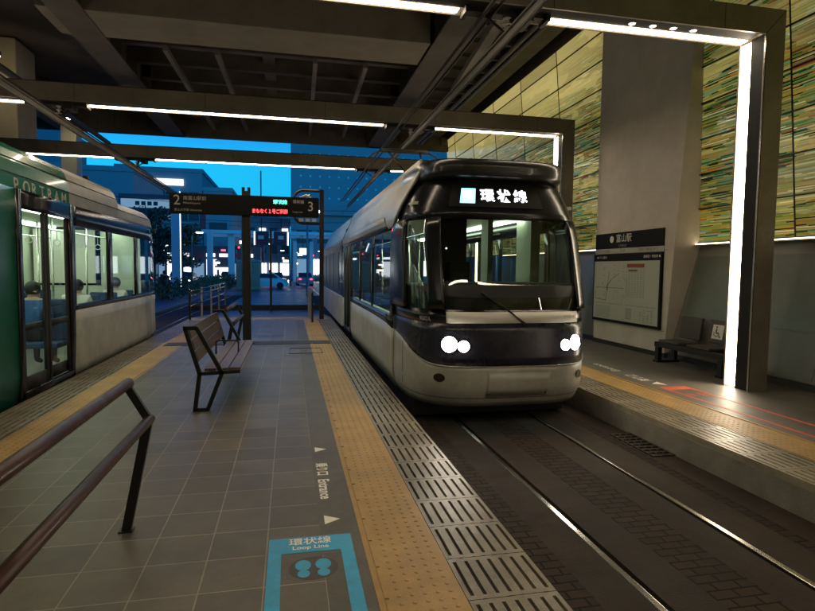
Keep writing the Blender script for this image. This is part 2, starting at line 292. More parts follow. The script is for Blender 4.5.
# ---------------------------------------------------------------- mesh helpers
class MB:
    def __init__(s): s.bm = bmesh.new()
    def box(s, x0, x1, y0, y1, z0, z1, bev=0.0, mtx=None):
        r = bmesh.ops.create_cube(s.bm, size=1)
        vs = r['verts']
        for v in vs:
            v.co = Vector(((x0+x1)/2 + v.co.x*(x1-x0), (y0+y1)/2 + v.co.y*(y1-y0), (z0+z1)/2 + v.co.z*(z1-z0)))
        if bev:
            ed = list({e for v in vs for e in v.link_edges})
            r2 = bmesh.ops.bevel(s.bm, geom=ed, offset=bev, segments=2, affect='EDGES', profile=0.6)
            vs = list({v for f in r2['faces'] for v in f.verts} | {v for v in vs if v.is_valid})
        if mtx: 
            for v in vs: v.co = mtx @ v.co
        return s
    def bar(s, a, b, wx, wy, up=(0, 0, 1), bev=0.0):
        a = Vector(a); b = Vector(b); d = (b-a); L = d.length; d.normalize(); up = Vector(up)
        if abs(d.dot(up)) > 0.98: up = Vector((0, 1, 0))
        x = d.cross(up).normalized(); y = x.cross(d).normalized()
        m = Matrix((x, y, d)).transposed().to_4x4(); m.translation = (a+b)/2
        return s.box(-wx/2, wx/2, -wy/2, wy/2, -L/2, L/2, bev, m)
    def tube(s, pts, r, n=10, cap=True, r2=None):
        pts = [Vector(p) for p in pts]; rings = []
        for i, p in enumerate(pts):
            if i == 0: d = pts[1]-pts[0]
            elif i == len(pts)-1: d = pts[-1]-pts[-2]
            else: d = (pts[i+1]-pts[i]).normalized() + (pts[i]-pts[i-1]).normalized()
            d.normalize()
            u = Vector((0, 0, 1)) if abs(d.z) < 0.95 else Vector((0, 1, 0))
            x = d.cross(u).normalized(); y = x.cross(d).normalized()
            rr = r if r2 is None else r + (r2-r)*i/(len(pts)-1)
            rings.append([s.bm.verts.new(p + x*math.cos(2*math.pi*k/n)*rr + y*math.sin(2*math.pi*k/n)*rr) for k in range(n)])
        for a, b in zip(rings, rings[1:]):
            for k in range(n): 
                f = s.bm.faces.new((a[k], a[(k+1) % n], b[(k+1) % n], b[k])); f.smooth = True
        if cap:
            s.bm.faces.new(rings[0]); s.bm.faces.new(rings[-1][::-1])
        return s
    def disc(s, c, nrm, r, n=20, depth=0.0, ry=None):
        c = Vector(c); nrm = Vector(nrm).normalized(); u = Vector((0, 0, 1)) if abs(nrm.z) < 0.9 else Vector((0, 1, 0))
        x = u.cross(nrm).normalized(); y = nrm.cross(x).normalized(); ry = ry or r
        f = [s.bm.verts.new(c + nrm*depth + x*math.cos(2*math.pi*k/n)*r + y*math.sin(2*math.pi*k/n)*ry) for k in range(n)]
        s.bm.faces.new(f)
        if depth:
            g = [s.bm.verts.new(c + x*math.cos(2*math.pi*k/n)*r + y*math.sin(2*math.pi*k/n)*ry) for k in range(n)]
            for k in range(n): s.bm.faces.new((g[k], g[(k+1) % n], f[(k+1) % n], f[k]))
        return s
    def quad(s, *p):
        s.bm.faces.new([s.bm.verts.new(q) for q in p]); return s
    def prism(s, pts, axis, a, b):
        """extrude polygon pts (2D) along axis 'x','y','z' from a to b"""
        def P(p, t): return {'x': (t, p[0], p[1]), 'y': (p[0], t, p[1]), 'z': (p[0], p[1], t)}[axis]
        A = [s.bm.verts.new(P(p, a)) for p in pts]; B = [s.bm.verts.new(P(p, b)) for p in pts]; n = len(pts)
        s.bm.faces.new(A); s.bm.faces.new(B[::-1])
        for k in range(n): s.bm.faces.new((A[k], A[(k+1) % n], B[(k+1) % n], B[k]))
        return s
    def grid(s, rows, smooth=True):
        V = [[s.bm.verts.new(p) for p in r] for r in rows]
        for a, b in zip(V, V[1:]):
            for k in range(len(a)-1):
                try:
                    f = s.bm.faces.new((a[k], a[k+1], b[k+1], b[k])); f.smooth = smooth
                except ValueError: pass
        return s
    def build(s, name, m, parent=None, fix=True):
        if fix: bmesh.ops.recalc_face_normals(s.bm, faces=s.bm.faces)
        me = bpy.data.meshes.new(name); s.bm.to_mesh(me); s.bm.free()
        me.materials.append(M[m] if isinstance(m, str) else m)
        o = bpy.data.objects.new(name, me); COL.objects.link(o)
        if parent: o.parent = parent; o.matrix_parent_inverse = parent_world(parent).inverted()
        return o
def parent_world(p):
    m = p.matrix_basis.copy()
    if p.parent: m = parent_world(p.parent) @ p.matrix_parent_inverse @ m
    return m
def tag(o, label=None, cat=None, group=None, kind=None):
    if label: o['label'] = label
    if cat: o['category'] = cat
    if group: o['group'] = group
    if kind: o['kind'] = kind
    return o
def empty(name, loc, label, cat, group=None):
    o = bpy.data.objects.new(name, None); COL.objects.link(o); o.location = loc; o.empty_display_size = 0.2
    return tag(o, label, cat, group)
def solid(o, t, off=-1):
    md = o.modifiers.new('Solidify', 'SOLIDIFY'); md.thickness = t; md.offset = off; return o
def copy_tree(o, parent=None):
    c = o.copy(); COL.objects.link(c)
    if parent: c.parent = parent; c.matrix_parent_inverse = o.matrix_parent_inverse.copy()
    for ch in [k for k in bpy.data.objects if k.parent == o]: copy_tree(ch, c)
    return c
def text(name, body, size, loc, right, up, m, parent=None, ext=0.0, align='LEFT', sx=1.0, bold=0.0):
    cu = bpy.data.curves.new(name, 'FONT'); cu.body = body; cu.size = size; cu.align_x = align; cu.align_y = 'CENTER'
    cu.extrude = ext; cu.offset = bold; cu.resolution_u = 3
    t = bpy.data.objects.new(name + '_curve', cu); COL.objects.link(t)
    bpy.context.view_layer.update()
    me = bpy.data.meshes.new_from_object(t.evaluated_get(bpy.context.evaluated_depsgraph_get()))
    bpy.data.objects.remove(t); bpy.data.curves.remove(cu)
    r = Vector(right).normalized(); u = Vector(up).normalized(); n = r.cross(u)
    mt = Matrix((r*sx, u, n)).transposed().to_4x4(); mt.translation = Vector(loc)
    me.transform(mt); me.materials.clear(); me.materials.append(M[m]); me.name = name
    o = bpy.data.objects.new(name, me); COL.objects.link(o)
    if parent: o.parent = parent; o.matrix_parent_inverse = parent_world(parent).inverted()
    return o

# ================================================================ SETTING
def st(mb, name, m): return tag(mb.build(name, m), kind='structure')
PY0, PY1 = -7.5, 18.8
XL, XR = -3.12, 1.33           # edges of the island platform
TZ = -0.30                     # track level
st(MB().box(-400, 400, 18.8, 600, -0.6, -0.31), 'ground', 'road')
st(MB().box(XL+0.5+0.43-0.02, 0.18, PY0, PY1-0.9, -0.25, 0.0), 'platform_floor', 'tile')
st(MB().box(0.18, 0.42, PY0, PY1-0.9, -0.25, 0.0), 'platform_border', 'asphalt_strip')
st(MB().box(XL+0.02, XR-0.02, PY0, PY1, -0.6, -0.252), 'platform_base', 'concrete_edge')
st(MB().box(XL, XL+0.06, PY0, PY1-0.9, -0.251, -0.004).box(XR-0.06, XR, PY0, PY1-0.9, -0.251, -0.03), 'platform_kerb', 'concrete_edge')
st(MB().box(XL, XR, PY1-0.9, PY1, -0.251, -0.001), 'platform_end_slab', 'kerb')
st(MB().box(0.1782, 0.1825, 5.05, PY1-0.9, -0.01, 0.0006).box(0.1782, 0.1825, 0.5, 3.1, -0.01, 0.0006), 'platform_joint', 'grout')
# ramp down to the street
rb = MB(); rb.prism([(PY1, 0.0), (PY1, -0.35), (PY1+5.5, -0.35), (PY1+5.5, -0.305)], 'x', XL, XR); st(rb, 'ramp_path', 'plaza')

def slots(x0, x1, nx, y0, y1, pitch, slotw, stagger=False, m='slotblock', name='slotted_edge_paving'):
    """concrete edging cast with through slots: real recesses"""
    b = MB(); n = int((y1-y0)/pitch); dx = (x1-x0)/nx
    for i in range(n):
        ya = y0+i*pitch; yb = ya+pitch-0.006
        rows = [(ya, yb)]
        xs = [x0]; 
        for k in range(nx):
            c = x0+dx*(k+0.5); xs += [c-slotw/2, c+slotw/2]
        xs.append(x1)
        s0, s1 = ya+0.035, yb-0.035
        ys = [ya, s0, s1, yb]
        for j in range(3):
            for k in range(len(xs)-1):
                if j == 1 and k % 2 == 1:
                    if stagger and (k//2) % 2: pass
                    A, B, C_, D = (xs[k], ys[1]), (xs[k+1], ys[1]), (xs[k+1], ys[2]), (xs[k], ys[2])
                    z = -0.03
                    for p, q in ((A, B), (B, C_), (C_, D), (D, A)):
                        b.quad((p[0], p[1], 0), (q[0], q[1], 0), (q[0], q[1], z), (p[0], p[1], z))
                else:
                    b.quad((xs[k], ys[j], 0), (xs[k+1], ys[j], 0), (xs[k+1], ys[j+1], 0), (xs[k], ys[j+1], 0))
        b.quad((x0, yb, -0.003), (x1, yb, -0.003), (x1, yb+0.006, -0.003), (x0, yb+0.006, -0.003))
        b.quad((x1, ya, 0), (x1, yb+.006, 0), (x1, yb+.006, -0.06), (x1, ya, -0.06))
        b.quad((x0, ya, 0), (x0, yb+.006, 0), (x0, yb+.006, -0.06), (x0, ya, -0.06))
    o = b.build(name, m, fix=False); tag(o, kind='structure')
    st(MB().box(x0+0.005, x1-0.005, y0, y1, -0.10, -0.0295), 'drain_channel', 'slotdark')
slots(0.86, XR, 7, 0.13, PY1-0.9, 0.40, 0.020)
slots(XL, XL+0.5, 7, 0.13, PY1-0.9, 0.40, 0.020)
slots(3.97, 4.48, 7, -3.0, PY1-0.9, 0.40, 0.020)

def tactile(x0, x1, y0, y1, line_side, name):
    """yellow warning blocks with truncated domes and one raised guide bar"""
    b = MB(); b.box(x0, x1, y0, y1, -0.02, 0.002)
    p = 0.0665; nx = 5
    xa = x0+0.105 if line_side < 0 else x0+0.035
    y = y0+0.03
    while y < y1-0.03:
        for i in range(nx):
            cx = xa+0.005+i*p
            lo = [b.bm.verts.new((cx+0.014*math.cos(a), y+0.014*math.sin(a), 0.002)) for a in (0, 1.047, 2.094, 3.142, 4.189, 5.236)]
            hi = [b.bm.verts.new((cx+0.008*math.cos(a), y+0.008*math.sin(a), 0.0055)) for a in (0, 1.047, 2.094, 3.142, 4.189, 5.236)]
            b.bm.faces.new(hi)
            for k in range(6): b.bm.faces.new((lo[k], lo[(k+1) % 6], hi[(k+1) % 6], hi[k]))
        y += p
    y = y0
    bx = x0+0.045 if line_side < 0 else x1-0.045
    while y < y1-0.05:
        b.box(bx-0.011, bx+0.011, y+0.01, min(y+0.29, y1), 0.0021, 0.008); y += 0.30
    return st(b, name, 'yellow')
tactile(0.42, 0.855, 0.2, PY1-0.9, -1, 'tactile_paving')
tactile(XL+0.505, XL+0.94, 0.2, PY1-0.9, 1, 'tactile_paving')
tactile(4.49, 4.97, -1.5, PY1-0.9, 1, 'tactile_paving')

# far platform
st(MB().box(4.97, 9.2, PY0, PY1, -0.25, 0.0), 'far_platform_floor', 'far_tile')
st(MB().box(4.0, 9.2, PY0, PY1, -0.6, -0.252), 'far_platform_base', 'concrete_edge')
st(MB().box(3.97, 4.05, PY0, PY1, -0.50, -0.061, 0.008), 'far_platform_kerb', 'concrete_edge')
st(MB().box(4.05, 4.96, PY1-0.9, PY1, -0.251, -0.001), 'far_platform_end_slab', 'kerb')

# track beds
def bed(x0, x1, name, m, y0=PY0, y1=40): return st(MB().box(x0, x1, y0, y1, -0.5, TZ), name, m)
bed(XR-0.03, 1.76, 'track_paving', 'paver'); bed(1.76, 2.06, 'track_slab', 'track_concrete'); bed(2.15, 2.46, 'track_slab', 'track_concrete')
bed(2.46, 2.83, 'track_paving', 'paver'); bed(2.83, 3.125, 'track_slab', 'track_concrete'); bed(3.215, 3.55, 'track_slab', 'track_concrete')
bed(3.55, 3.68, 'track_paving', 'paver'); bed(3.68, 4.0, 'track_slab', 'track_concrete')
bed(-9.0, XL+0.02, 'track_slab', 'track_concrete')
def rail(x, side, label):
    b = MB().box(x-0.024, x+0.024, PY0, 60, -0.42, TZ+0.003, 0.006)
    r = b.build('tram_rail', 'rail'); tag(r, label, 'rail', 'rails of the tram tracks'); return r
for x, lb in ((2.085, 'polished steel rail nearest the island platform, under the white and black tram'), (3.185, 'steel rail beside the far platform, under the white and black tram'),
          (-5.03, 'steel rail of the left track, away from the platform'), (-3.93, 'steel rail of the left track, beside the island platform')):
    rail(x, 1, lb)
st(MB().box(2.06, 2.15, PY0, 40, -0.5, -0.335).box(3.125, 3.215, PY0, 40, -0.5, -0.335), 'rail_groove_bed', 'groove')

# drain grate in the right track bed
g = MB()
for i in range(9): g.box(3.70, 3.97, 5.05+i*0.095, 5.05+i*0.095+0.05, TZ+0.001, TZ+0.012)
for i in range(4): g.box(3.70+i*0.085, 3.715+i*0.085, 5.03, 5.88, TZ+0.0125, TZ+0.016)
tag(g.build('drain_grate', 'iron'), 'rusty iron drain grate set in the track bed by the far platform', 'drain grate')

# hatch frame on the island platform, thin dark strip across it
h = empty('access_cover', (0.3, 11.2, 0), 'rectangular steel-edged access cover let into the platform tiles', 'access cover')
hb = MB(); x0, x1, y0, y1 = -0.02, 0.62, 10.75, 11.45
for a in ((x0, x1, y0, y0+0.02), (x0, x1, y1-0.02, y1), (x0, x0+0.02, y0+.02, y1-.02), (x1-0.02, x1, y0+.02, y1-.02)): hb.box(*a, 0.003, 0.010)
hb.build('frame', 'black', h); MB().box(0.27, 0.33, 11.07, 11.12, 0.0045, 0.008).build('lifting_eye', 'black', h)
tag(MB().box(-2.55, 0.86, 12.12, 12.62, 0.0005, 0.010).build('dark_cross_strip', 'base_dark'), 'thin dark strip crossing the island platform near its end', 'floor plate')

# ---- viaduct overhead
st(MB().box(-16, 9.5, PY0, 25.0, 8.25, 8.6), 'ceiling', 'deck')
def girder(x, w, z0, y0=-6, y1=25, label='', m='deck_steel'):
    b = MB().box(x-0.03, x+0.03, y0, y1, z0+0.05, 8.24).box(x-w/2, x+w/2, y0, y1, z0, z0+0.05)
    y = y0+1.2
    while y < y1: b.box(x-w/2+0.03, x+w/2-0.03, y, y+0.03, z0+0.052, 8.2); y += 1.5
    return tag(b.build('viaduct_girder', m), label, 'girder', 'girders under the viaduct deck')
girder(3.75, 0.8, 7.0, label='steel girder running lengthwise above the white and black tram')
girder(6.4, 0.5, 7.6, label='slender steel girder running lengthwise above the far platform')
girder(-4.6, 0.7, 7.0, label='steel girder running lengthwise above the green tram')
girder(-8.6, 0.7, 7.0, label='leftmost lengthwise steel girder beyond the green tram')
girder(-0.6, 0.35, 7.75, label='shallow steel girder running lengthwise above the island platform')
def crossbeam(y, d, z0, x0, x1, m, label):
    b = MB().box(x0, x1, y, y+d, z0, 8.1, 0.02)
    return tag(b.build('cross_beam', m), label, 'beam', 'beams crossing under the viaduct deck')
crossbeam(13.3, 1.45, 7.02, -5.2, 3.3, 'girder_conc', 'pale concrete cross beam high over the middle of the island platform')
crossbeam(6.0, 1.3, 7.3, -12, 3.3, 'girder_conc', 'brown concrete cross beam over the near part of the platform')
# ladder of cross braces between deck girders
for k in range(22):
    y = 1.0+k*1.05
    b = MB().box(3.8, 6.38, y, y+0.10, 7.72, 7.84)
    if k % 1 == 0: tag(b.build('brace', 'deck_steel'), 'steel brace between the two girders above the right track', 'brace', 'braces above the right track')
for k in range(6):
    y = 16.3+k*1.45
    tag(MB().box(-4.5, 3.7, y, y+0.08, 7.55, 8.1).box(-4.5, 3.7, y-.06, y+0.14, 7.5, 7.549).build('deck_rib', 'deck_steel'), 'steel rib under the viaduct deck between the cross beam and the open end', 'rib', 'ribs under the viaduct deck')
for k in range(3):
    tag(MB().box(-4.5, 3.7, 8.2+k*1.7, 8.32+k*1.7, 7.6, 8.1).build('deck_rib', 'deck_steel'), 'steel rib under the viaduct deck ahead of the concrete cross beam', 'rib', 'ribs under the viaduct deck')
for x in (-3.2, -1.9, 0.7, 2.1):
    b = MB()
    b.bar((x, 16.0, 7.35), (x+0.15, 24.6, 7.35), 0.12, 0.14)
    tag(b.build('hanging_beam', 'light_steel'), 'pale slim beam slung under the deck ribs near the open end', 'beam', 'slim beams under the deck')
tag(MB().bar((3.95, 8.0, 6.75), (4.75, 16.2, 6.9), 0.22, 0.16).build('service_duct', 'light_steel'), 'pale square duct running under the girder above the right track', 'duct')
b = MB().box(-16, 9.3, 24.75, 25.0, 7.0, 8.249)
for k in range(40): b.box(-16+k*0.63, -15.7+k*0.63, 24.70, 24.749, 7.25, 7.6)
tag(b.build('edge_fascia', 'deck_steel'), 'dark steel fascia closing the open end of the viaduct', 'fascia')
# pipes under deck, left
tag(MB().tube([(-6.6, -3, 6.3), (-6.9, 24, 6.4)], 0.09).build('drain_pipe', 'deck_steel'), 'dark drain pipe slung under the viaduct above the green tram', 'pipe')
tag(MB().tube([(5.4, -3, 7.1), (5.4, 24, 7.1)], 0.06).tube([(5.6, -3, 7.1), (5.6, 24, 7.1)], 0.05).build('conduit_pair', 'light_steel'), 'pair of pale conduits under the deck above the far platform', 'conduit')

# station hall behind and far left; rear wall unseen, added against blue sky spill
st(MB().box(-16, 9.5, -7.8, -7.5, -0.6, 8.6), 'unseen_rear_wall', 'concrete')

# ---- left pillars
def pillar_left(y, label):
    t = empty('concrete_pillar', (-8.6, y, -0.3), label, 'pillar', 'pillars beyond the left track')
    MB().box(-9.5, -7.78, y, y+1.3, -0.3, 8.2, 0.05).build('shaft', 'concrete', t)
    MB().box(-9.52, -7.76, y-0.02, y+1.32, -0.3, 0.1, 0.02).build('foot', 'base_dark', t)
pillar_left(18.6, 'broad concrete pillar beyond the green tram, at the left edge')
tag(MB().box(-8.6, -8.05, 24.0, 24.6, -0.3, 7.0, 0.03).build('slim_pillar', 'white'), 'slim pale pillar under the viaduct end, seen above the green tram', 'pillar')
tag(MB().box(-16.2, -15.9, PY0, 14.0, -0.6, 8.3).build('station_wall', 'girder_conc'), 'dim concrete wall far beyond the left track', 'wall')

for x, y, z, lb in ((-7.9, 17.6, 7.35, 'warm floodlight under the deck in front of the broad left pillar'), (-7.9, 22.9, 7.0, 'warm floodlight under the deck in front of the slim pale pillar')):
    t_ = empty('floodlight', (x, y, z), lb, 'floodlight')
    MB().box(x-0.15, x+0.15, y-0.1, y+0.1, z, z+0.12, 0.01).box(x-0.02, x+0.02, y-0.02, y+0.02, z+0.12, 8.24).build('housing', 'iron', t_)
    MB().box(x-0.12, x+0.12, y-0.07, y+0.105, z-0.02, z+0.0).build('lens', 'flood', t_)

# ================================================================ PORTAL FRAMES
def portal(y, label):
    """steel goal-post frame across both tracks; light strip let into its inner edge"""
    xl, xr, zi, zo, d = -8.07, 6.17, 4.80, 5.13, 0.46
    t = empty('portal_frame', (-0.95, y, 0), label, 'portal frame', 'lit portal frames over the tracks')
    th = 0.30
    # mitred steel beam and two posts: hollow section, front and back cheeks, web outside
    MB().prism([(xl-th, zo), (xr+th, zo), (xr, zi+0.0), (xl, zi+0.0)], 'y', y, y+0.03).prism([(xl-th, zo), (xr+th, zo), (xr, zi), (xl, zi)], 'y', y+d-0.03, y+d)\
        .box(xl-th, xr+th, y+0.03, y+d-0.03, zo-0.03, zo).build('beam', 'portal', t)
    for s, x in ((1, xr), (-1, xl)):
        zb = 0 if s > 0 else -0.3
        pts = [(x, zb), (x+s*th, zb), (x+s*th, zo-0.0), (x, zi)]
        MB().prism(pts, 'y', y, y+0.03).prism(pts, 'y', y+d-0.03, y+d).box(min(x+s*(th-.03), x+s*th), max(x+s*(th-.03), x+s*th), y+0.031, y+d-0.031, zb, zo-0.031).build('post', 'portal', t)
        a, b_ = sorted((x+s*0.02, x+s*0.09))
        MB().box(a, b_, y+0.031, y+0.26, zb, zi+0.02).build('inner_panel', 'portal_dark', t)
        # vertical light strip
        a, b_ = sorted((x+s*0.015, x+s*0.06))
        MB().box(min(x+s*.036, x+s*.03), max(x+s*.036, x+s*.03), y+0.262, y+0.425, zb+0.02, zi-0.01).build('post_light', 'led', t)
        MB().box(x-0.0025 if s > 0 else x-0.01, x+0.012 if s > 0 else x+.0025, y+0.0, y+0.012, zb, zi).build('edge_trim', 'alu', t)
    for s in (1, -1):
        x = xr if s > 0 else xl
        MB().bar((x, y-0.0015, zi), (x+s*th, y-0.0015, zo), 0.006, 0.003, up=(0, 1, 0)).build('mitre_seam', 'portal_dark', t)
    cb_ = MB().tube([(xl, y+0.12, zo+0.03), (xr, y+0.12, zo+0.03)], 0.018, 8).tube([(xl, y+0.2, zo+0.025), (xr, y+0.2, zo+0.025)], 0.012, 8)
    cb_.build('conduit', 'iron', t)
    for k in range(6): MB().box(xl+1.6+k*2.4, xl+1.606+k*2.4, y-0.0025, y-0.0, zi, zo).build('panel_joint', 'portal_dark', t)
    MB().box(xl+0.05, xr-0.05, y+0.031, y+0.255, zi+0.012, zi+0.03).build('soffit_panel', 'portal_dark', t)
    # horizontal strip, broken where the contact lines pass
    for a, b_ in ((xl+0.03, -4.95), (-3.95, 2.02), (3.15, xr-0.03)):
        MB().box(a, b_, y+0.275, y+0.40, zi+0.006, zi+0.012, 0.0).build('beam_light', 'led', t)
    # bracket that carries the rigid contact line
    for xx in (-4.45, 2.62):
        b = MB().box(xx-0.5, xx+0.5, y+0.20, y+0.36, zi-0.04, zi+0.04).box(xx-0.55, xx-0.50, y+0.16, y+0.40, zi-0.07, zi+0.07).box(xx+0.50, xx+0.55, y+0.16, y+0.40, zi-0.07, zi+0.07)
        b.bar((xx+0.1, y+0.28, zi), (xx+0.02, y+0.28, 4.52), 0.05, 0.05)
        b.bar((xx-0.35, y+0.28, zi+.02), (xx+0.02, y+0.28, 4.56), 0.025, 0.025)
        b.bar((xx+0.40, y+0.28, zi+.02), (xx+0.02, y+0.28, 4.56), 0.025, 0.025)
        b.box(xx+0.16, xx+0.30, y+0.10, y+0.45, zi-0.12, zi+0.0)
        br = b.build('line_bracket', 'iron', t)
        ins = MB()
        for q in range(5): ins.tube([(xx+0.02, y+0.28, 4.60+q*0.035), (xx+0.02, y+0.28, 4.615+q*0.035)], 0.055 if q % 2 == 0 else 0.035, 12)
        ins.build('insulator', 'porcelain', br)
    return t
PORTALS = [(0.8, 'lit portal frame right overhead of the viewer'),
           (6.45, 'large lit portal frame nearest in view, its bright post right of the wall bench'),
           (12.08, 'middle lit portal frame crossing above the front of the tram'),
           (17.72, 'farthest lit portal frame, at the open end of the platform')]
for y, lb in PORTALS: portal(y, lb)
# four small downlights let into the near portal beam
for k in range(4):
    dl = empty('downlight', (4.3+k*0.30, 6.62, 4.81), ('first', 'second', 'third', 'fourth')[k]+' from the left of the small downlights in the near portal beam', 'downlight', 'small downlights in the near portal')
    MB().disc((4.3+k*0.30, 6.62, 4.8045), (0, 0, -1), 0.038, 14).build('lens', 'downlight', dl)
    MB().tube([(4.3+k*0.30, 6.62, 4.806), (4.3+k*0.30, 6.62, 4.812)], 0.052, 14).build('housing', 'alu', dl)

# contact lines
def contact(x, label):
    t = empty('contact_line', (x, 0, 4.45), label, 'overhead line', 'overhead contact lines')
    MB().tube([(x, PY0, 4.43), (x, 29, 4.43)], 0.012, 6).build('contact_wire', 'iron', t)
    MB().box(x-0.015, x+0.015, PY0, 26, 4.455, 4.53).box(x-0.05, x+0.05, PY0, 26, 4.53, 4.545).build('conductor_rail', 'light_steel', t)
    MB().tube([(x-0.32, PY0, 4.72), (x-0.32, 26, 4.72)], 0.025, 8).tube([(x-0.20, PY0, 4.74), (x-0.20, 26, 4.74)], 0.018, 8).build('feeder_tube', 'iron', t)
contact(2.62, 'overhead contact rail and feeder tubes above the white and black tram')
contact(-4.45, 'overhead contact rail and feeder tubes above the green tram')

# ================================================================ RIGHT WALL
PXF = 6.98
# inclined lower wall panels: foot at 7.05, head at 7.52
wt = empty('inclined_wall', (7.3, 3, 0), 'grey-green inclined panel wall behind the far platform, below the coloured glass', 'wall')
def wallx(z): return 7.06+0.47*(z/2.15)
def incl(y0, y1, z0, z1, off=0.0, th=0.05):
    return [(wallx(z0)-off, y0, z0), (wallx(z0)-off, y1, z0), (wallx(z1)-off, y1, z1), (wallx(z1)-off, y0, z1)]
def inclbox(b, y0, y1, z0, z1, off, th=0.04):
    A = incl(y0, y1, z0, z1, off); B = [(p[0]+th, p[1], p[2]) for p in A]
    va = [b.bm.verts.new(p) for p in A]; vb = [b.bm.verts.new(p) for p in B]
    b.bm.faces.new(va); b.bm.faces.new(vb[::-1])
    for k in range(4): b.bm.faces.new((va[k], va[(k+1) % 4], vb[(k+1) % 4], vb[k]))
b = MB(); inclbox(b, PY0, 18.8, 0.0, 2.13, 0.0, 0.08); b.build('backing', 'wallpanel', wt)
for (ya, yb) in ((-5, -1.6), (-1.57, 1.9), (1.93, 4.6), (4.63, 6.3), (6.33, 9.1), (11.9, 14.3), (14.33, 18.6)):
    b = MB(); inclbox(b, ya, yb, 0.80, 1.93, 0.012, 0.01); b.build('glass_panel', 'wallglass', wt)
    b = MB(); inclbox(b, ya, yb, 0.12, 0.78, 0.010, 0.008); b.build('lower_panel', 'wallpanel', wt)
b = MB(); inclbox(b, PY0, 18.8, 0.0, 0.10, 0.03, 0.02); b.build('skirting', 'base_dark', wt)
MB().box(7.40, 7.60, PY0, 18.8, 2.131, 2.15).build('ledge', 'alu', wt)
MB().box(7.42, 7.46, PY0, 18.8, 2.151, 2.170).build('ledge_light', 'led_warm', wt)
# art glass wall
ag = empty('coloured_glass_wall', (7.5, 5, 2.19), 'backlit wall of green, amber and cream glass slivers above the ledge', 'glass wall')
MB().box(7.50, 7.56, PY0, 25, 2.19, 7.53).build('glass', 'art', ag)
b = MB()
z = 2.19
while z < 7.6: b.box(7.465, 7.499, PY0, 25, z-0.011, z+0.011); z += 0.62
b.build('transom', 'black', ag)
b = MB(); y = 7.1-2.37*6
while y < 25: b.box(7.485, 7.498, y-0.010, y+0.010, 2.2, 7.53); y += 2.37
b.build('mullion', 'iron', ag)
ag.rotation_euler = (0, -math.atan(0.5/5.31), 0)
tag(MB().box(6.98, 9.3, PY0, 25, 7.50, 8.24).build('head_beam', 'deck_steel'), 'dark beam along the top of the coloured glass wall', 'beam')
# pillar with the station sign
pt = empty('sign_pillar', (7.5, 10.6, 0), 'broad smooth grey pillar carrying the station name and route map', 'pillar')
b = MB()
A = [(PXF, 9.32, 0), (PXF, 11.85, 0), (PXF, 11.85, 8.24), (PXF, 8.62, 8.24)]
Bk = [(p[0]+0.8, p[1], p[2]) for p in A]
va = [b.bm.verts.new(p) for p in A]; vb = [b.bm.verts.new(p) for p in Bk]
b.bm.faces.new(va); b.bm.faces.new(vb[::-1])
for k in range(4): b.bm.faces.new((va[k], va[(k+1) % 4], vb[(k+1) % 4], vb[k]))
b.build('shaft', 'concrete', pt)
MB().box(PXF-0.012, PXF+0.2, 9.30, 11.87, 0.0, 0.09).build('skirting', 'base_dark', pt)
MB().box(PXF-0.004, PXF+0.0, 9.33, 11.84, 2.05, 2.056).box(PXF-0.004, PXF, 9.33, 11.84, 0.50, 0.506).build('joint', 'base_dark', pt)

# station name sign and route map, on pillar face (text reads toward -Y, seen from -X)
RT, UP = (0, -1, 0), (0, 0, 1)
sn = empty('station_name_sign', (PXF, 10.6, 2.3), 'dark station name sign across the grey pillar, above the map', 'sign')
MB().box(PXF-0.02, PXF-0.001, 9.42, 11.84, 2.14, 2.48, 0.003).build('panel', 'board_dark', sn)
text('lettering', '富山駅', 0.19, (PXF-0.022, 11.02, 2.34), RT, UP, 'white', sn)
text('subtitle', 'とやまえき', 0.06, (PXF-0.022, 10.92, 2.19), RT, UP, 'sign_grey', sn)
MB().disc((PXF-0.022, 11.18, 2.34), (-1, 0, 0), 0.075, 24).build('line_mark', 'white', sn)
MB().box(PXF-0.018, PXF-0.001, 9.42, 11.84, 2.03, 2.135, 0.002).build('direction_band', 'board_paper', sn)
text('direction_text', 'インテック本社前', 0.06, (PXF-0.02, 11.72, 2.083), RT, UP, 'ink', sn)
text('direction_text', '富山駅', 0.06, (PXF-0.02, 10.85, 2.083), RT, UP, 'ink', sn)
text('direction_text', '新富町・電鉄富山駅  ❯', 0.06, (PXF-0.02, 10.2, 2.083), RT, UP, 'ink', sn)
mb_ = empty('route_map_board', (PXF, 10.6, 1.3), 'framed white route map and timetable on the grey pillar', 'map board')
MB().box(PXF-0.05, PXF-0.001, 9.42, 11.84, 0.52, 2.02, 0.004).build('frame', 'board_dark', mb_)
paper = MB().box(PXF-0.056, PXF-0.051, 9.47, 11.79, 0.58, 1.86).build('paper', 'board_paper', mb_)
text('heading', '● のりば案内', 0.065, (PXF-0.0525, 11.70, 1.94), RT, UP, 'white', mb_)
text('heading', '路線図・時刻表 ●', 0.065, (PXF-0.0525, 9.98, 1.94), RT, UP, 'white', mb_)
X_ = PXF-0.0575
b = MB()
def ln(y0, z0, y1, z1, wd=0.010): b.bar((X_, y0, z0), (X_, y1, z1), wd, 0.002, up=(1, 0, 0))
ln(11.72, 1.28, 10.62, 1.28); ln(11.18, 1.62, 11.30, 0.98); ln(11.30, 1.0, 11.72, 1.02); ln(11.72, 1.02, 11.72, 1.2); ln(11.1, 1.45, 10.8, 1.6); ln(11.1, 1.45, 11.25, 1.32, 0.02)
ln(11.75, 0.93, 10.62, 0.93, 0.006); ln(10.55, 0.93, 9.52, 0.93, 0.006); ln(11.24, 1.34, 11.24, 1.22, 0.04)
b.build('route_lines', 'ink', paper)
b = MB(); rnd = random.Random(3)
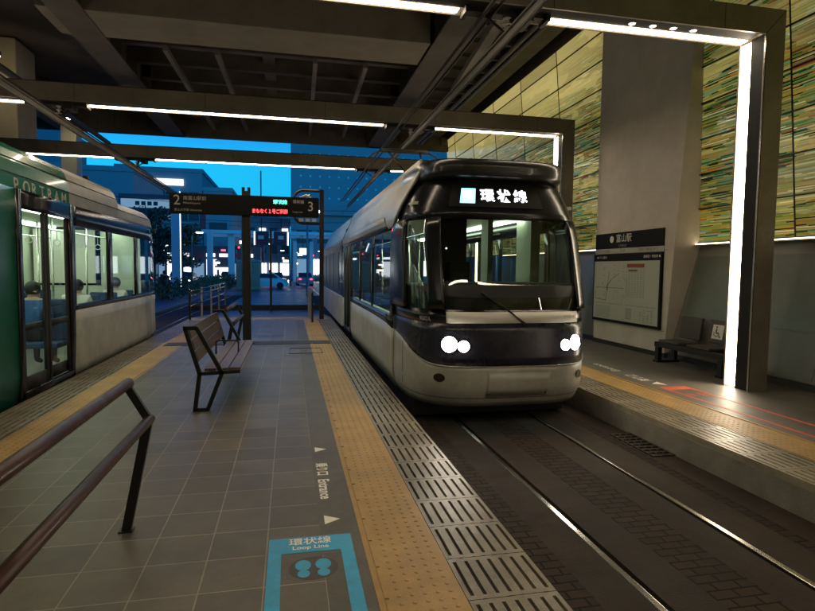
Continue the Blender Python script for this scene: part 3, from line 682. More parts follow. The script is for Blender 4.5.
for k in range(60):
    y = rnd.choice([11.65, 11.45, 11.05, 10.9, 10.7])-rnd.random()*0.1; z = 1.0+rnd.random()*0.8
    b.box(X_-0.001, X_+0.001, y-0.03-rnd.random()*0.05, y, z, z+0.010)
for k in range(9): b.box(X_-0.001, X_+0.001, 11.7-rnd.random()*0.1-0.55, 11.70, 0.62+k*0.030, 0.630+k*0.030)
for k in range(13): b.box(X_-0.001, X_+0.001, 9.93, 10.52, 1.12+k*0.045, 1.124+k*0.045)
for k in range(7): b.box(X_-0.001, X_+0.001, 9.93+k*0.098, 9.936+k*0.098, 1.1, 1.71)
b.build('small_print', 'ink_light', paper)
MB().box(X_-0.0015, X_, 9.93, 10.52, 1.72, 1.80).build('table_header', 'ink_red', paper)
MB().box(X_-0.0025, X_-.0016, 10.16, 10.46, 1.64, 1.68).build('table_row', 'ink', paper)
b = MB()
for k in range(7): 
    for q in range(6): b.box(X_-0.001, X_, 10.32+q*0.035, 10.345+q*0.035, 0.64+k*0.034, 0.662+k*0.034)
b2 = MB()
for k in range(7):
    for q in range(4):
        if rnd.random() < 0.8: b2.box(X_-0.001, X_, 9.62+q*0.12, 9.62+q*0.12+0.05+rnd.random()*0.04, 0.62+k*0.038, 0.635+k*0.038)
b.build('table_grid', 'ink_light', paper); b2.build('table_notes', 'ink_light', paper)

# wall bench with seats
def wall_bench():
    t = empty('wall_bench', (6.72, 7.5, 0), 'dark two-seat bench against the inclined wall with a priority seat sticker', 'bench')
    MB().box(6.52, 6.60, 7.3, 8.98, 0.28, 0.37, 0.008).box(6.86, 6.92, 7.3, 8.98, 0.28, 0.37, 0.008).build('beam', 'black', t)
    for y in (8.86, 7.34):
        MB().box(6.52, 6.60, y, y+0.09, 0.0, 0.279).box(6.5, 6.95, y-0.02, y+0.11, 0.0, 0.04).box(6.86, 6.92, y, y+0.09, 0.041, 0.279).build('leg', 'black', t)
    for i, y in enumerate((8.38, 7.66)):
        b = MB().box(6.53, 6.93, y-0.02, y+0.50, 0.375, 0.42, 0.015)
        b.build('seat', 'seat_grey', t)
        m = Matrix.Translation((6.93, 0, 0.43)) @ Matrix.Rotation(R(10), 4, 'Y')
        bk = MB().box(0, 0.05, y-0.02, y+0.50, 0.02, 0.42, 0.02, m).build('backrest', 'seat_grey', t)
        if i == 1:
            MB().box(-0.004, -0.001, y+0.18, y+0.42, 0.10, 0.34, 0, m).build('sticker', 'white', bk)
            s = MB(); Mx = lambda p: m @ Vector(p)
            s.disc(Mx((-0.006, y+0.33, 0.30)), m.to_3x3() @ Vector((-1, 0, 0)), 0.018, 14)
            for a, c, wdt in (((y+0.33, 0.275), (y+0.33, 0.20), 0.03), ((y+0.33, 0.20), (y+0.27, 0.20), 0.025), ((y+0.27, 0.20), (y+0.25, 0.135), 0.02), ((y+0.25, 0.135), (y+0.225, 0.14), 0.02), ((y+0.38, 0.22), (y+0.37, 0.16), 0.012), ((y+0.37, 0.16), (y+0.31, 0.135), 0.012), ((y+0.31, 0.135), (y+0.28, 0.17), 0.012)):
                s.bar(Mx((-0.006, a[0], a[1])), Mx((-0.006, c[0], c[1])), wdt, 0.002, up=(1, 0, 0))
            s.build('symbol', 'ink', bk)
wall_bench()

# ================================================================ FLOOR MARKINGS
z = 0.0012
bq = empty('queue_marking', (0.11, 2.2, 0), 'blue boarding frame painted on the island platform with two footprints', 'floor marking')
MB().box(-0.125, 0.36, 3.150, 3.335, z-.001, z+.001).box(-0.125, -0.052, 1.2, 3.150, z-.001, z+.001).box(0.286, 0.36, 1.2, 3.150, z-.001, z+.001).build('frame', 'blue_mark', bq)
text('lettering', '環状線', 0.088, (0.115, 3.275, z+0.0015), (1, 0, 0), (0, 1, 0), 'white_paint', bq, align='CENTER', sx=0.95, bold=0.001)
text('subtitle', 'Loop Line', 0.055, (0.115, 3.205, z+0.0015), (1, 0, 0), (0, 1, 0), 'white_paint', bq, align='CENTER', sx=0.95, bold=0.0008)
MB().disc((0.122, 2.975, z), (0, 0, 1), 0.135, 32, ry=0.120).build('oval', 'brown_oval', bq)
for s in (-1, 1):
    fo = [(0.122+s*0.055+0.043*math.cos(a)*(1.0), 3.008+0.056*math.sin(a)) for a in [2*math.pi*k/20 for k in range(20)]]
    he = [(0.122+s*0.054+0.034*math.cos(a), 2.922+0.038*math.sin(a)) for a in [2*math.pi*k/16 for k in range(16)]]
    f = MB(); f.bm.faces.new([f.bm.verts.new((p[0], p[1], z+0.0012)) for p in fo]); f.bm.faces.new([f.bm.verts.new((p[0], p[1], z+0.0012)) for p in he])
    f.build('footprint', 'blue_mark', bq)
en = empty('entrance_marking', (0.25, 4.3, 0), 'white boarding point lettering and arrowheads reading along the yellow strip of the island platform', 'floor marking')
text('lettering', '乗り口', 0.105, (0.245, 4.62, z), (0, -1, 0), (1, 0, 0), 'white_paint', en, bold=0.003, sx=0.9)
text('subtitle', 'Entrance', 0.115, (0.245, 4.26, z), (0, -1, 0), (1, 0, 0), 'white_paint', en, bold=0.003, sx=0.92)
for y in (4.98, 3.55):
    f = MB(); f.bm.faces.new([f.bm.verts.new(p) for p in ((0.215, y+0.065, z), (0.215, y-0.065, z), (0.318, y, z))]); f.build('arrowhead', 'white_paint', en)
fe = empty('entrance_marking', (5.3, 8.2, 0), 'worn white boarding point lettering on the far platform beside its yellow strip', 'floor marking')
for y in (9.75, 7.15):
    f = MB(); f.bm.faces.new([f.bm.verts.new(p) for p in ((5.35, y+0.12, z), (5.35, y-0.12, z), (5.18, y, z))]); f.build('arrowhead', 'white_paint', fe)
text('subtitle', 'Entrance', 0.21, (5.27, 8.15, z), (0, 1, 0), (-1, 0, 0), 'white_paint', fe, bold=0.003)
text('lettering', '降り口', 0.21, (5.27, 7.35, z), (0, 1, 0), (-1, 0, 0), 'white_paint', fe, bold=0.003, sx=0.8)
fe2 = empty('queue_marking', (5.3, 5.0, 0), 'long red boarding frame painted on the far platform', 'floor marking')
MB().box(5.12, 5.17, 1.0, 6.72, z-.001, z+.001).box(5.50, 5.55, 1.0, 6.72, z-.001, z+.001).box(5.12, 5.55, 6.721, 6.92, z-.001, z+.001).build('frame', 'red_mark', fe2)
text('lettering', '降車', 0.20, (5.335, 6.42, z+0.001), (-1, 0, 0), (0, -1, 0), 'red_mark', fe2, align='CENTER')

# ================================================================ LEANING RAILS, BENCH
def leaning_rail(dx, y_far, length, label):
    t = empty('leaning_rail', (-0.95+dx, y_far-length/2, 0), label, 'leaning rail', 'leaning rails on the island platform')
    P = [Vector((-0.97+dx, 0, 0.915)), Vector((-0.85+dx, 0, 0.69)), Vector((-0.99+dx, 0, 0.0))]
    for y in (y_far, y_far-length):
        o = Vector((0, y, 0))
        MB().bar(P[0]+o+Vector((0, 0, -0.01)), P[1]+o, 0.045, 0.035, up=(0, 1, 0), bev=0.004).bar(P[1]+o+Vector((0.0, 0, .015)), P[2]+o, 0.055, 0.035, up=(0, 1, 0), bev=0.004).box(-1.03+dx, -0.95+dx, y-0.035, y+0.035, 0.001, 0.010).build('leg', 'black', t)
    a, c = y_far-length-0.03, y_far+0.03
    MB().tube([P[0]+Vector((0, a, 0)), P[0]+Vector((0, c, 0))], 0.033, 18).build('upper_rail', 'woodrail', t)
    MB().tube([P[1]+Vector((0, a, 0)), P[1]+Vector((0, c, 0))], 0.030, 18).build('lower_rail', 'woodrail', t)
leaning_rail(0, 3.62, 2.9, 'brown leaning rail with black legs in the left foreground')
leaning_rail(-0.07, 11.4, 2.0, 'smaller-looking leaning rail behind the bench, beside the black sign post')

def bench():
    t = empty('platform_bench', (-0.9, 7.85, 0), 'wooden slatted bench with angular black end frames on the island platform', 'bench')
    y0, y1 = 6.58, 9.12
    for y in (y0, y1):
        F = MB()
        def s(a, b_, w_=0.045): F.bar((a[0], y, a[1]), (b_[0], y, b_[1]), w_, 0.05, up=(0, 1, 0), bev=0.003)
        s((-1.15, 0.945), (-1.0, 0.42)); s((-1.17, 0.945), (-1.02, 0.945)); s((-1.03, 0.95), (-0.755, 0.42))
        s((-1.0, 0.44), (-1.055, 0.0)); s((-1.07, 0.018), (-0.90, 0.018), 0.036); s((-0.755, 0.44), (-0.915, 0.018)); s((-1.01, 0.425), (-0.56, 0.445), 0.04)
        F.build('end_frame', 'black', t)
    ym = (y0+y1)/2
    MB().tube([(-0.98, ym, 0.46), (-0.98, ym, 0.62), (-0.95, ym, 0.64), (-0.72, ym, 0.64), (-0.69, ym, 0.62), (-0.69, ym, 0.47)], 0.012, 8).build('armrest', 'black', t)
    for k, x in enumerate((-0.955, -0.82, -0.685)):
        MB().box(x, x+0.125, y0+0.03, y1-0.03, 0.448+k*0.004, 0.478+k*0.004, 0.006).build('seat_plank', 'seatwood', t)
    n = Vector((math.cos(0.28), 0, math.sin(0.28)))
    for k in range(3):
        c = Vector((-1.115+k*0.037, 0, 0.875-k*0.13))
        MB().bar((c.x, y0+0.03, c.z), (c.x, y1-0.03, c.z), 0.028, 0.118, up=(-0.27, 0, 0.96), bev=0.005).build('back_plank', 'wood', t)
bench()

# ================================================================ SIGN GANTRY
GY = 12.95
sg = empty('platform_sign', (-0.94, GY, 0), 'black overhead platform sign with numbers 2 and 3 on a black post', 'sign')
MB().box(-1.04, -0.86, GY-0.05, GY+0.09, 0, 3.32, 0.01).box(-1.04, -0.98, GY-0.04, GY+0.08, 3.3, 3.40).box(-0.92, -0.86, GY-0.04, GY+0.08, 3.3, 3.40).build('post', 'black', sg)
pn = MB().box(-2.52, 0.64, GY-0.16, GY-0.06, 2.77, 3.21, 0.012).build('panel', 'board_dark', sg)
yy = GY-0.163
text('number', '2', 0.30, (-2.44, yy, 3.05), (1, 0, 0), UP, 'sign_grey', pn)
text('number', '3', 0.30, (0.38, yy, 3.0), (1, 0, 0), UP, 'sign_grey', pn)
text('lettering', '南富山駅前', 0.095, (-2.24, yy, 3.10), (1, 0, 0), UP, 'sign_grey', pn)
text('subtitle', 'Minamitoyama', 0.06, (-2.24, yy, 3.00), (1, 0, 0), UP, 'sign_grey', pn)
text('small_text', '富山大学前 University', 0.06, (-2.42, yy, 2.85), (1, 0, 0), UP, 'sign_grey', pn)
text('lettering', '環状線', 0.085, (0.06, yy, 3.10), (1, 0, 0), UP, 'sign_grey', pn)
text('subtitle', 'Loop Line', 0.055, (0.06, yy, 2.88), (1, 0, 0), UP, 'sign_grey', pn)
text('display_green', '環状線', 0.10, (-0.36, yy, 3.08), (1, 0, 0), UP, 'green_led', pn, bold=0.003)
text('display_red', 'まもなく１号ご利用', 0.105, (-0.82, yy, 2.87), (1, 0, 0), UP, 'red_led', pn, sx=0.82, bold=0.003)
# black signal post with the round-cornered frame
sp_ = empty('signal_post', (0.98, 18.1, 0), 'black post with a round-cornered signal frame at the platform end', 'signal post')
MB().box(0.92, 1.06, 18.03, 18.17, 0, 4.12, 0.01).build('post', 'black', sp_)
pts = []
x0, x1, z0, z1, r_ = 0.12, 0.92, 3.05, 4.08, 0.3
pts += [(x1, 18.1, z1)] + [(x0+r_-r_*math.sin(a), 18.1, z1-r_+r_*math.cos(a)) for a in [k*math.pi/2/6 for k in range(7)]]
pts += [(x0+r_-r_*math.cos(a), 18.1, z0+r_-r_*math.sin(a)) for a in [k*math.pi/2/6 for k in range(7)]] + [(x1, 18.1, z0)]
MB().tube(pts, 0.045, 8).build('hoop', 'black', sp_)
MB().tube([(0.3, 18.05, 3.85), (0.5, 18.05, 3.93), (0.7, 18.05, 3.82)], 0.03, 8).tube([(0.42, 18.05, 3.78), (0.62, 18.05, 3.95)], 0.025, 8).build('emblem', 'white', sp_)
for k in range(3): MB().box(0.28+k*0.2, 0.42+k*0.2, 18.02, 18.09, 3.1, 3.2).build('lamp_unit', 'white', sp_)
MB().disc((0.87, 18.0, 3.42), (0, -1, 0), 0.06, 16).build('signal_lamp', 'white_led', sp_)

# ================================================================ BARRIERS AT THE PLATFORM END
def barrier(x, y0, y1, n, label, white=False, mainm='alu'):
    t = empty('guard_rail', (x, (y0+y1)/2, 0), label, 'guard rail', 'guard rails at the platform end')
    for zz in (0.88, 0.72, 0.42): MB().tube([(x, y0, zz-0.03*0), (x, y1, zz)], 0.022, 8).build('rail', mainm, t)
    for k in range(n):
        y = y0+(y1-y0)*k/(n-1); z_ = 0 if y < 18.9 else -0.1-0.2*min(1, (y-18.8)/5)
        MB().box(x-0.03, x+0.03, y-0.03, y+0.03, z_, 0.93).build('post', 'black' if k == 0 else 'bldg2', t)
barrier(-3.0, 18.0, 27.5, 5, 'tubular guard rail beside the left track at the platform end')
barrier(0.66, 17.0, 20.6, 4, 'short steel guard rail beside the signal post')
bw = MB().tube([(-3.0, 27.5, 0.6), (-0.9, 28.5, 0.6)], 0.025, 8)
tag(MB().box(-0.9, -0.8, 26.0, 26.1, -0.31, 3.42, 0.01).build('slim_post', 'black'), 'slim black post standing in the street beyond the platform', 'post')
tag(MB().box(-4.5, 1.5, 26.6, 26.85, -0.31, -0.10, 0.02).build('kerb_barrier', 'base_dark'), 'low dark kerb across the far end of the ramp', 'kerb')

# ================================================================ TRAMS
class Shell:
    """plan outline of a rounded tram nose, its sides and its rake"""
    def __init__(s, xc, Y0, d, Wt, Lt, n=2.8): s.xc, s.Y0, s.d, s.Wt, s.Lt, s.n = xc, Y0, d, Wt, Lt, n
    def tab(s, T, z):
        if z <= T[0][0]: return T[0][1]
        n = len(T)
        sl = lambda i: (T[i+1][1]-T[i][1])/(T[i+1][0]-T[i][0])
        def tg(i):
            if i == 0: return sl(0)
            if i == n-1: return sl(n-2)
            a, b_ = sl(i-1), sl(i)
            return 0.0 if a*b_ <= 0 else 2*a*b_/(a+b_)
        for i in range(n-1):
            if z <= T[i+1][0]:
                h = T[i+1][0]-T[i][0]; u = (z-T[i][0])/h
                return (2*u**3-3*u*u+1)*T[i][1]+(u**3-2*u*u+u)*h*tg(i)+(-2*u**3+3*u*u)*T[i+1][1]+(u**3-u*u)*h*tg(i+1)
        return T[-1][1]
    def raw(s, q, z):
        W = s.tab(s.Wt, z); L = s.tab(s.Lt, z); a = abs(q); sg = -1 if q < 0 else 1
        if a <= 1:
            f = a*math.pi/2
            return Vector((s.xc+sg*W*math.sin(f)**(2/s.n), s.Y0+s.d*L*max(0, math.cos(f))**(2/s.n), z))
        return Vector((s.xc+sg*W, s.Y0-s.d*(a-1), z))
    def pos(s, q, z, off=0.0):
        p = s.raw(q, z)
        if off:
            e = 0.01; a = s.raw(q+e, z)-s.raw(q-e, z); b_ = s.raw(q, z+e)-s.raw(q, z-e)
            n = a.cross(b_).normalized()
            c = Vector((s.xc, s.Y0-s.d*max(0, abs(q)-1)-s.d*0.8, z))
            if n.dot(p-c) < 0: n = -n
            p = p+n*off
        return p
    def q_of(s, dx, z=1.2):
        W = s.tab(s.Wt, z); f = min(1, abs(dx)/W); return (1 if dx > 0 else -1)*math.asin(f**(s.n/2))/(math.pi/2)
    def q_side(s, y, sg=-1): return sg*(1+(s.Y0-y)*s.d) if True else 0
    def patch(s, q0, q1, lo, hi, nq, nz, name, m, parent, off=0.0, th=0.0):
        b = MB(); fl = lo if callable(lo) else (lambda q: lo); fh = hi if callable(hi) else (lambda q: hi)
        rows = []
        for i in range(nz+1):
            r = []
            for j in range(nq+1):
                q = q0+(q1-q0)*j/nq; z_ = fl(q)+(fh(q)-fl(q))*i/nz; r.append(s.pos(q, z_, off))
            rows.append(r)
        b.grid(rows); o = b.build(name, m, parent)
        if th: solid(o, th)
        return o
def lerp_tab(T):
    def f(q):
        a = abs(q)
        if a <= T[0][0]: return T[0][1]
        for (u, v), (u2, v2) in zip(T, T[1:]):
            if a <= u2:
                k = (a-u)/(u2-u); return v+(v2-v)*k
        return T[-1][1]
    return f

def tram_white():
    t = empty('tram', (2.635, 12, TZ), 'white and black low-floor tram with lit headlights arriving at the right track', 'tram')
    xc, Y0 = 2.635, 7.7
    S = Shell(xc, Y0, -1, [(-0.05, 1.14), (0.06, 1.18), (0.3, 1.2), (2.0, 1.2), (2.3, 1.16), (2.5, 1.11), (2.65, 1.04), (2.8, 0.96)],
              [(-0.05, 1.34), (0.05, 1.42), (0.25, 1.53), (0.5, 1.55), (0.9, 1.53), (1.15, 1.49), (1.5, 1.39), (2.0, 1.22), (2.3, 1.11), (2.5, 1.03), (2.8, 0.90)], 3.6)
    YE = 15.4
    qs = lambda y, sg=-1: sg*(1+(y-Y0))
    zb = lerp_tab([(0.35, 0.50), (0.5, 0.515), (0.62, 0.56), (0.73, 0.62), (0.82, 0.685), (0.916, 0.745), (1.0, 0.79), (1.6, 0.83), (3.0, 0.85)])
    # white lower body
    body = S.patch(-1, 1, -0.02, zb, 72, 8, 'lower_body', 'silver', t, th=0.02)
    # raised front bumper panel with its joint lines
    d1 = S.q_of(-0.36, .35); d2 = S.q_of(0.44, .35)
    S.patch(d1, d2, 0.13, 0.42, 14, 3, 'coupler_cover', 'silver', body, off=0.004, th=0.006)
    S.patch(-0.80, 0.80, lambda q: zb(q)-0.012, zb, 60, 1, 'upper_lip', 'silver_roof', body, off=0.014, th=0.014)
    for sg in (-1, 1):
        for ya, yb_ in ((Y0, 13.3), (14.85, YE)):
            S.patch(qs(ya, sg), qs(yb_, sg), -0.02, zb, 10, 4, 'side_panel', 'silver', t, th=0.02)
        # door
        dr = S.patch(qs(13.32, sg), qs(14.83, sg), 0.02, 0.16, 2, 1, 'door', 'black', t, th=0.03)
        for ya, yb_ in ((13.32, 13.42), (14.03, 14.12), (14.73, 14.83)): S.patch(qs(ya, sg), qs(yb_, sg), 0.16, 2.2, 1, 6, 'door_frame', 'black', dr, th=0.03)
        for ya, yb_ in ((13.42, 14.03), (14.12, 14.73)): S.patch(qs(ya, sg), qs(yb_, sg), 0.16, 2.2, 1, 6, 'pane', 'glass', dr)
        # window band
        S.patch(qs(Y0+0.05, sg), qs(13.3, sg), zb, 0.97, 8, 1, 'window_sill', 'black_gloss', t, th=0.02)
        S.patch(qs(Y0, sg), qs(YE, sg), 2.2, 2.46, 8, 2, 'cant_rail', 'black_gloss', t, th=0.02)
        for ya, yb_ in ((Y0, 7.95), (9.75, 9.87), (11.5, 11.62), (13.2, 13.32), (14.83, 15.4)):
            S.patch(qs(ya, sg), qs(yb_, sg), zb if ya > 14 else 0.97, 2.2, 1, 6, 'window_post', 'black_gloss', t, th=0.02)
        for ya, yb_ in ((7.95, 9.75), (9.87, 11.5), (11.62, 13.2)):
            S.patch(qs(ya, sg), qs(yb_, sg), 0.97, 2.2, 2, 6, 'side_window', 'glass', t)
    # front mask
    q = S.q_of
    S.patch(-1, 1, zb, lambda a: max(zb(a)+0.01, 1.0), 72, 5, 'front_mask', 'navy_gloss', t, th=0.02)
    S.patch(-1, 1, 1.0, 1.16, 72, 1, 'mask_band', 'black_gloss', t, th=0.02)
    stp = S.patch(q(-0.83), q(0.84), 1.005, 1.135, 40, 1, 'name_strip', 'white', t, off=0.006, th=0.006)
    for i, ch in enumerate('CENTRAM'):
        dx = -0.36+i*0.115; p = S.pos(q(dx), 1.07, 0.010); p2 = S.pos(q(dx+0.05), 1.07, 0.010); upv = S.pos(q(dx), 1.1, 0.01)-S.pos(q(dx), 1.04, 0.01)
        text('lettering', ch, 0.085, p, p2-p, upv, 'ink', stp)
    text('fleet_number', '9002-A', 0.060, S.pos(q(0.62), 1.07, 0.012), S.pos(q(0.66), 1.07)-S.pos(q(0.62), 1.07), (0, 0, 1), 'sign_grey', stp)
    pa = S.pos(q(-1.08), 1.04, 0.012); text('fleet_number', '9002A', 0.075, pa, S.pos(q(-1.02), 1.04)-S.pos(q(-1.09), 1.04), (0, 0, 1), 'sign_grey', t)
    # pillars, windscreen, cab side windows
    zt = 2.26
    for a, b_ in ((-1.0, q(-1.165)), (q(-0.99), q(-0.84)), (q(0.84), q(0.99)), (q(1.165), 1.0)):
        S.patch(a, b_, 1.16, zt, 8, 10, 'screen_pillar', 'black_gloss', t, th=0.05)
    ws = S.patch(q(-0.84), q(0.84), 1.16, zt, 40, 12, 'windscreen', 'windshield', t)
    for sg in (-1, 1): S.patch(q(sg*1.165), q(sg*0.99), 1.16, zt, 10, 10, 'cab_side_window', 'windshield', t)
    hd = S.patch(-1, 1, zt, 2.80, 72, 5, 'header', 'black_gloss', t, th=0.02)
    # wipers
    for dx0, z0_, dx1, z1_ in ((0.12, 0.99, -0.42, 1.36), (0.10, 0.98, -0.18, 1.22)):
        a = S.pos(q(dx0), z0_, 0.02); b2_ = S.pos(q(dx1), z1_, 0.03); mdl = (a+b2_)/2+Vector((0, -0.02, 0))
        MB().tube([a, mdl, b2_], 0.008, 6).build('wiper', 'rubber', t)
    # destination display
    yv = S.pos(0, 2.54).y
    dd = empty('destination_display', (xc, yv, 2.54), None, None); dd.parent = t; dd.matrix_parent_inverse = parent_world(t).inverted()
    upv = (S.pos(0, 2.6)-S.pos(0, 2.5)).normalized(); o_ = 0.012
    S.patch(q(-0.70, 2.5), q(0.50, 2.5), 2.41, 2.69, 20, 2, 'panel', 'board_dark', dd, off=0.006)
    S.patch(q(-0.57, 2.5), q(-0.385, 2.5), 2.455, 2.645, 6, 1, 'route_square', 'cyan_led', dd, off=o_)
    for i, ch in enumerate('環状線'):
        dx = -0.315+i*0.222; p = S.pos(q(dx, 2.5), 2.55, o_); text('lettering', ch, 0.185, p, S.pos(q(dx+0.05, 2.5), 2.55)-S.pos(q(dx, 2.5), 2.55), upv, 'white_led', dd, bold=0.004)
    p = S.pos(q(-0.54, 2.5), 2.55, o_+0.004); text('line_mark', '環', 0.12, p, S.pos(q(-0.4, 2.5), 2.55)-S.pos(q(-0.45, 2.5), 2.55), upv, 'white_led', dd)
    # headlights: a large and a small round lamp each side, lenses oversized to imitate glare
    for sg in (-1, 1):
        hl = empty('headlight', S.pos(q(sg*0.80), 0.745), None, None); hl.parent = t; hl.matrix_parent_inverse = parent_world(t).inverted()
        for dx, r, zz in ((0.80, 0.092, 0.755), (0.645, 0.066, 0.735)):
            c = S.pos(q(sg*dx), zz, 0.004); c2 = S.pos(q(sg*dx), zz, 0.05); n = (c2-c)
            MB().tube([c-n*0.3, c+n*0.15], r+0.010, 22).build('bezel', 'alu', hl)
            MB().disc(c+n*0.2, n, r, 22, 0.006).build('lens', 'headlamp', hl)
        c = S.pos(q(sg*0.90, .35), 0.35, 0.0); n = S.pos(q(sg*0.90), 0.35, 0.05)-c
        MB().disc(c+n*0.05, n, 0.075, 22, 0.008, 0.052).build('marker_recess', 'black_gloss', t)
    # black hood over the windscreen
    HB = Shell(xc, Y0+0.1, -1, [(2.76, 0.92), (2.80, 1.0), (2.95, 0.995), (3.02, 0.97), (3.045, 0.90)], [(2.76, 0.92), (2.80, 1.10), (2.94, 1.12), (3.02, 1.07), (3.045, 0.96)], 4.2)
    b = MB(); rows = []
    for zz in (2.76, 2.785, 2.81, 2.86, 2.92, 2.96, 3.0, 3.02, 3.045): rows.append([HB.pos(-1.4+2.8*j/60, zz) for j in range(61)])
    rows.append([Vector((p.x*0.3+xc*0.7, max(p.y, 7.2), 3.06)) for p in rows[-1]])
    b.grid(rows); b.build('hood', 'hood', t)
    b = MB(); b.grid([[S.pos(-1+2*j/60, 2.79) for j in range(61)], [Vector(((HB.pos(-1+2*j/60, 2.77).x), HB.pos(-1+2*j/60, 2.77).y, 2.765)) for j in range(61)]]); b.build('hood_groove', 'rubber', t)
    # roof and silver side fairings with curved front edge
    prof = [(1.213, 2.22), (1.205, 2.34), (1.16, 2.49), (1.07, 2.68), (0.98, 2.87), (0.95, 3.0), (0.90, 3.11)]
    def ystart(zz): return Shell.tab(None, [(2.20, 7.80), (2.26, 7.68), (2.32, 7.58), (2.49, 7.45), (2.68, 7.33), (2.80, 7.22), (2.87, 7.17), (2.94, 7.18), (3.0, 7.24), (3.11, 7.42)], zz)
    for sg in (-1, 1):
        b = MB(); rows = []
        for i in range(25):
            k = i/24*(len(prof)-1); j = min(int(k), len(prof)-2); u = k-j
            w_ = prof[j][0]+(prof[j+1][0]-prof[j][0])*u; zz = prof[j][1]+(prof[j+1][1]-prof[j][1])*u
            ys = ystart(zz); rows.append([Vector((xc+sg*w_, ys+(YE-ys)*e, max(zz, 2.22+(0.20 if e > 0.08 else 0)) if i == 0 else zz)) for e in (0, .01, .03, 0.06, 0.1, 0.25, 0.5, 0.75, 1)])
        b.grid(rows); o = b.build('roof_fairing', 'silver_roof', t); solid(o, 0.03, 0)
    MB().box(xc-0.94, xc+0.94, 7.9, YE, 2.9, 3.03, 0.02).build('roof', 'silver_roof', t)
    MB().box(xc-0.7, xc+0.7, 9.2, 11.0, 3.031, 3.22, 0.03).build('roof_unit', 'silver_roof', t)
    # pantograph
    pg = empty('pantograph', (xc, 12.6, 3.05), None, None); pg.parent = t; pg.matrix_parent_inverse = parent_world(t).inverted()
    MB().box(xc-0.5, xc+0.5, 12.3, 13.4, 3.06, 3.14).build('base', 'iron', pg)
    b = MB()
    for s in (-1, 1):
        b.tube([(xc+s*0.3, 13.2, 3.15), (xc+s*0.2, 12.0, 3.75), (xc+s*0.38, 13.0, 4.36)], 0.03, 8)
        b.tube([(xc+s*0.55, 13.0, 4.38), (xc+s*0.75, 13.0, 4.3), (xc+s*0.85, 13.0, 4.18)], 0.02, 8)
    b.tube([(xc-0.2, 12.0, 3.75), (xc+0.2, 12.0, 3.75)], 0.025, 8); b.build('arm', 'iron', pg)
    MB().box(xc-0.55, xc+0.55, 12.9, 12.96, 4.36, 4.42).box(xc-0.55, xc+0.55, 13.04, 13.10, 4.36, 4.42).build('collector_head', 'iron', pg)
    # underframe
    MB().box(xc-1.05, xc+1.05, 7.0, YE, -0.27, 0.0).build('underframe', 'rubber', t)
    for y in (8.9, 10.7):
        for s in (-1, 1): MB().tube([(xc+s*0.48, y, 0.0), (xc+s*0.62, y, 0.0)], 0.30, 24).build('wheel', 'iron', t)
    # panel seams, fasteners
    for sg in (-1, 1):
        for yy_ in (8.55, 10.3, 12.0): S.patch(qs(yy_, sg), qs(yy_+0.010, sg), 0.0, 0.80, 1, 4, 'panel_seam', 'rubber', t, off=0.002)
        S.patch(sg*0.885, sg*0.892, 0.0, 0.70, 1, 4, 'panel_seam', 'rubber', t, off=0.002)
        S.patch(sg*1.0, qs(13.3, sg), 0.10, 0.108, 12, 1, 'panel_seam', 'rubber', t, off=0.002)
    S.patch(-0.95, 0.95, 0.095, 0.102, 60, 1, 'panel_seam', 'rubber', t, off=0.002)
    for dxx in (-0.355, 0.435):
        for zz in (0.16, 0.40): c = S.pos(q(dxx-0.03*(1 if dxx > 0 else -1), .35), zz, 0.0); n = S.pos(q(dxx), zz, 0.05)-c; MB().disc(c+Vector((0, -0.006, 0)), (0, -1, 0), 0.010, 10, 0.003).build('fastener', 'iron', t)
    # interior
    MB().box(xc-1.13, xc+1.13, 7.0, YE, 0.01, 0.05).build('cabin_floor', 'interior_floor', t)
    MB().box(xc-1.10, xc+1.10, 7.0, YE, 2.46, 2.50).build('cabin_ceiling', 'interior', t)
    MB().box(xc-1.0, xc-0.85, 8.2, YE-.2, 2.42, 2.455).box(xc+0.85, xc+1.0, 8.2, YE-.2, 2.42, 2.455).build('cabin_light', 'int_light', t)
    MB().box(xc-1.13, xc-1.06, 8.0, 13.3, 0.05, 0.95).box(xc+1.06, xc+1.13, 8.0, 13.3, 0.05, 0.95).build('cabin_wall', 'interior', t)
    # dashboard and cab partition
    rows = []
    for k, (yo, zz) in enumerate(((0.03, 1.14), (0.05, 1.40), (0.30, 1.44), (0.62, 1.40), (0.66, 0.9))):
        rows.append([S.pos(-0.86+1.72*j/24, 1.14)+Vector((0, yo+0.0, zz-1.14+(0.05*math.cos((j-12)/12*1.4) if 0 < k < 4 else 0))) for j in range(25)])
    MB().grid(rows).build('dashboard', 'rubber', t)
    MB().box(xc-0.72, xc-0.20, 7.55, 7.60, 0.05, 2.4).build('cab_partition', 'rubber', t)
    MB().box(xc-0.5, xc-0.2, 7.35, 7.54, 1.2, 1.75, 0.03).build('cab_cabinet', 'rubber', t)
    for p in ((-0.62, 7.53, 1.95), (-0.50, 7.53, 1.93), (-0.33, 7.53, 1.6)):
        MB().disc((xc+p[0], p[1], p[2]), (0, -1, 0), 0.012, 10).build('indicator', 'red_led' if p[2] > 1.94 else 'white_led', t)
    MB().box(xc-1.14, xc-0.75, 7.80, 7.84, 0.05, 1.3).build('cab_bulkhead', 'interior', t)
    MB().box(xc+0.28, xc+0.36, 8.0, 8.3, 0.05, 2.45).box(xc+0.95, xc+1.10, 7.95, 8.5, 0.05, 2.45).build('bulkhead_post', 'interior', t)
    for k, y in enumerate((8.6, 9.5, 10.4, 11.3, 12.2)):
        for s in (-1, 1):
            st_ = MB().box(xc+s*0.8-0.24, xc+s*0.8+0.24, y, y+0.42, 0.42, 0.50, 0.02).box(xc+s*0.8-0.24, xc+s*0.8+0.24, y+0.38, y+0.46, 0.5, 1.08, 0.03).build('passenger_seat', 'seat_blue', t)
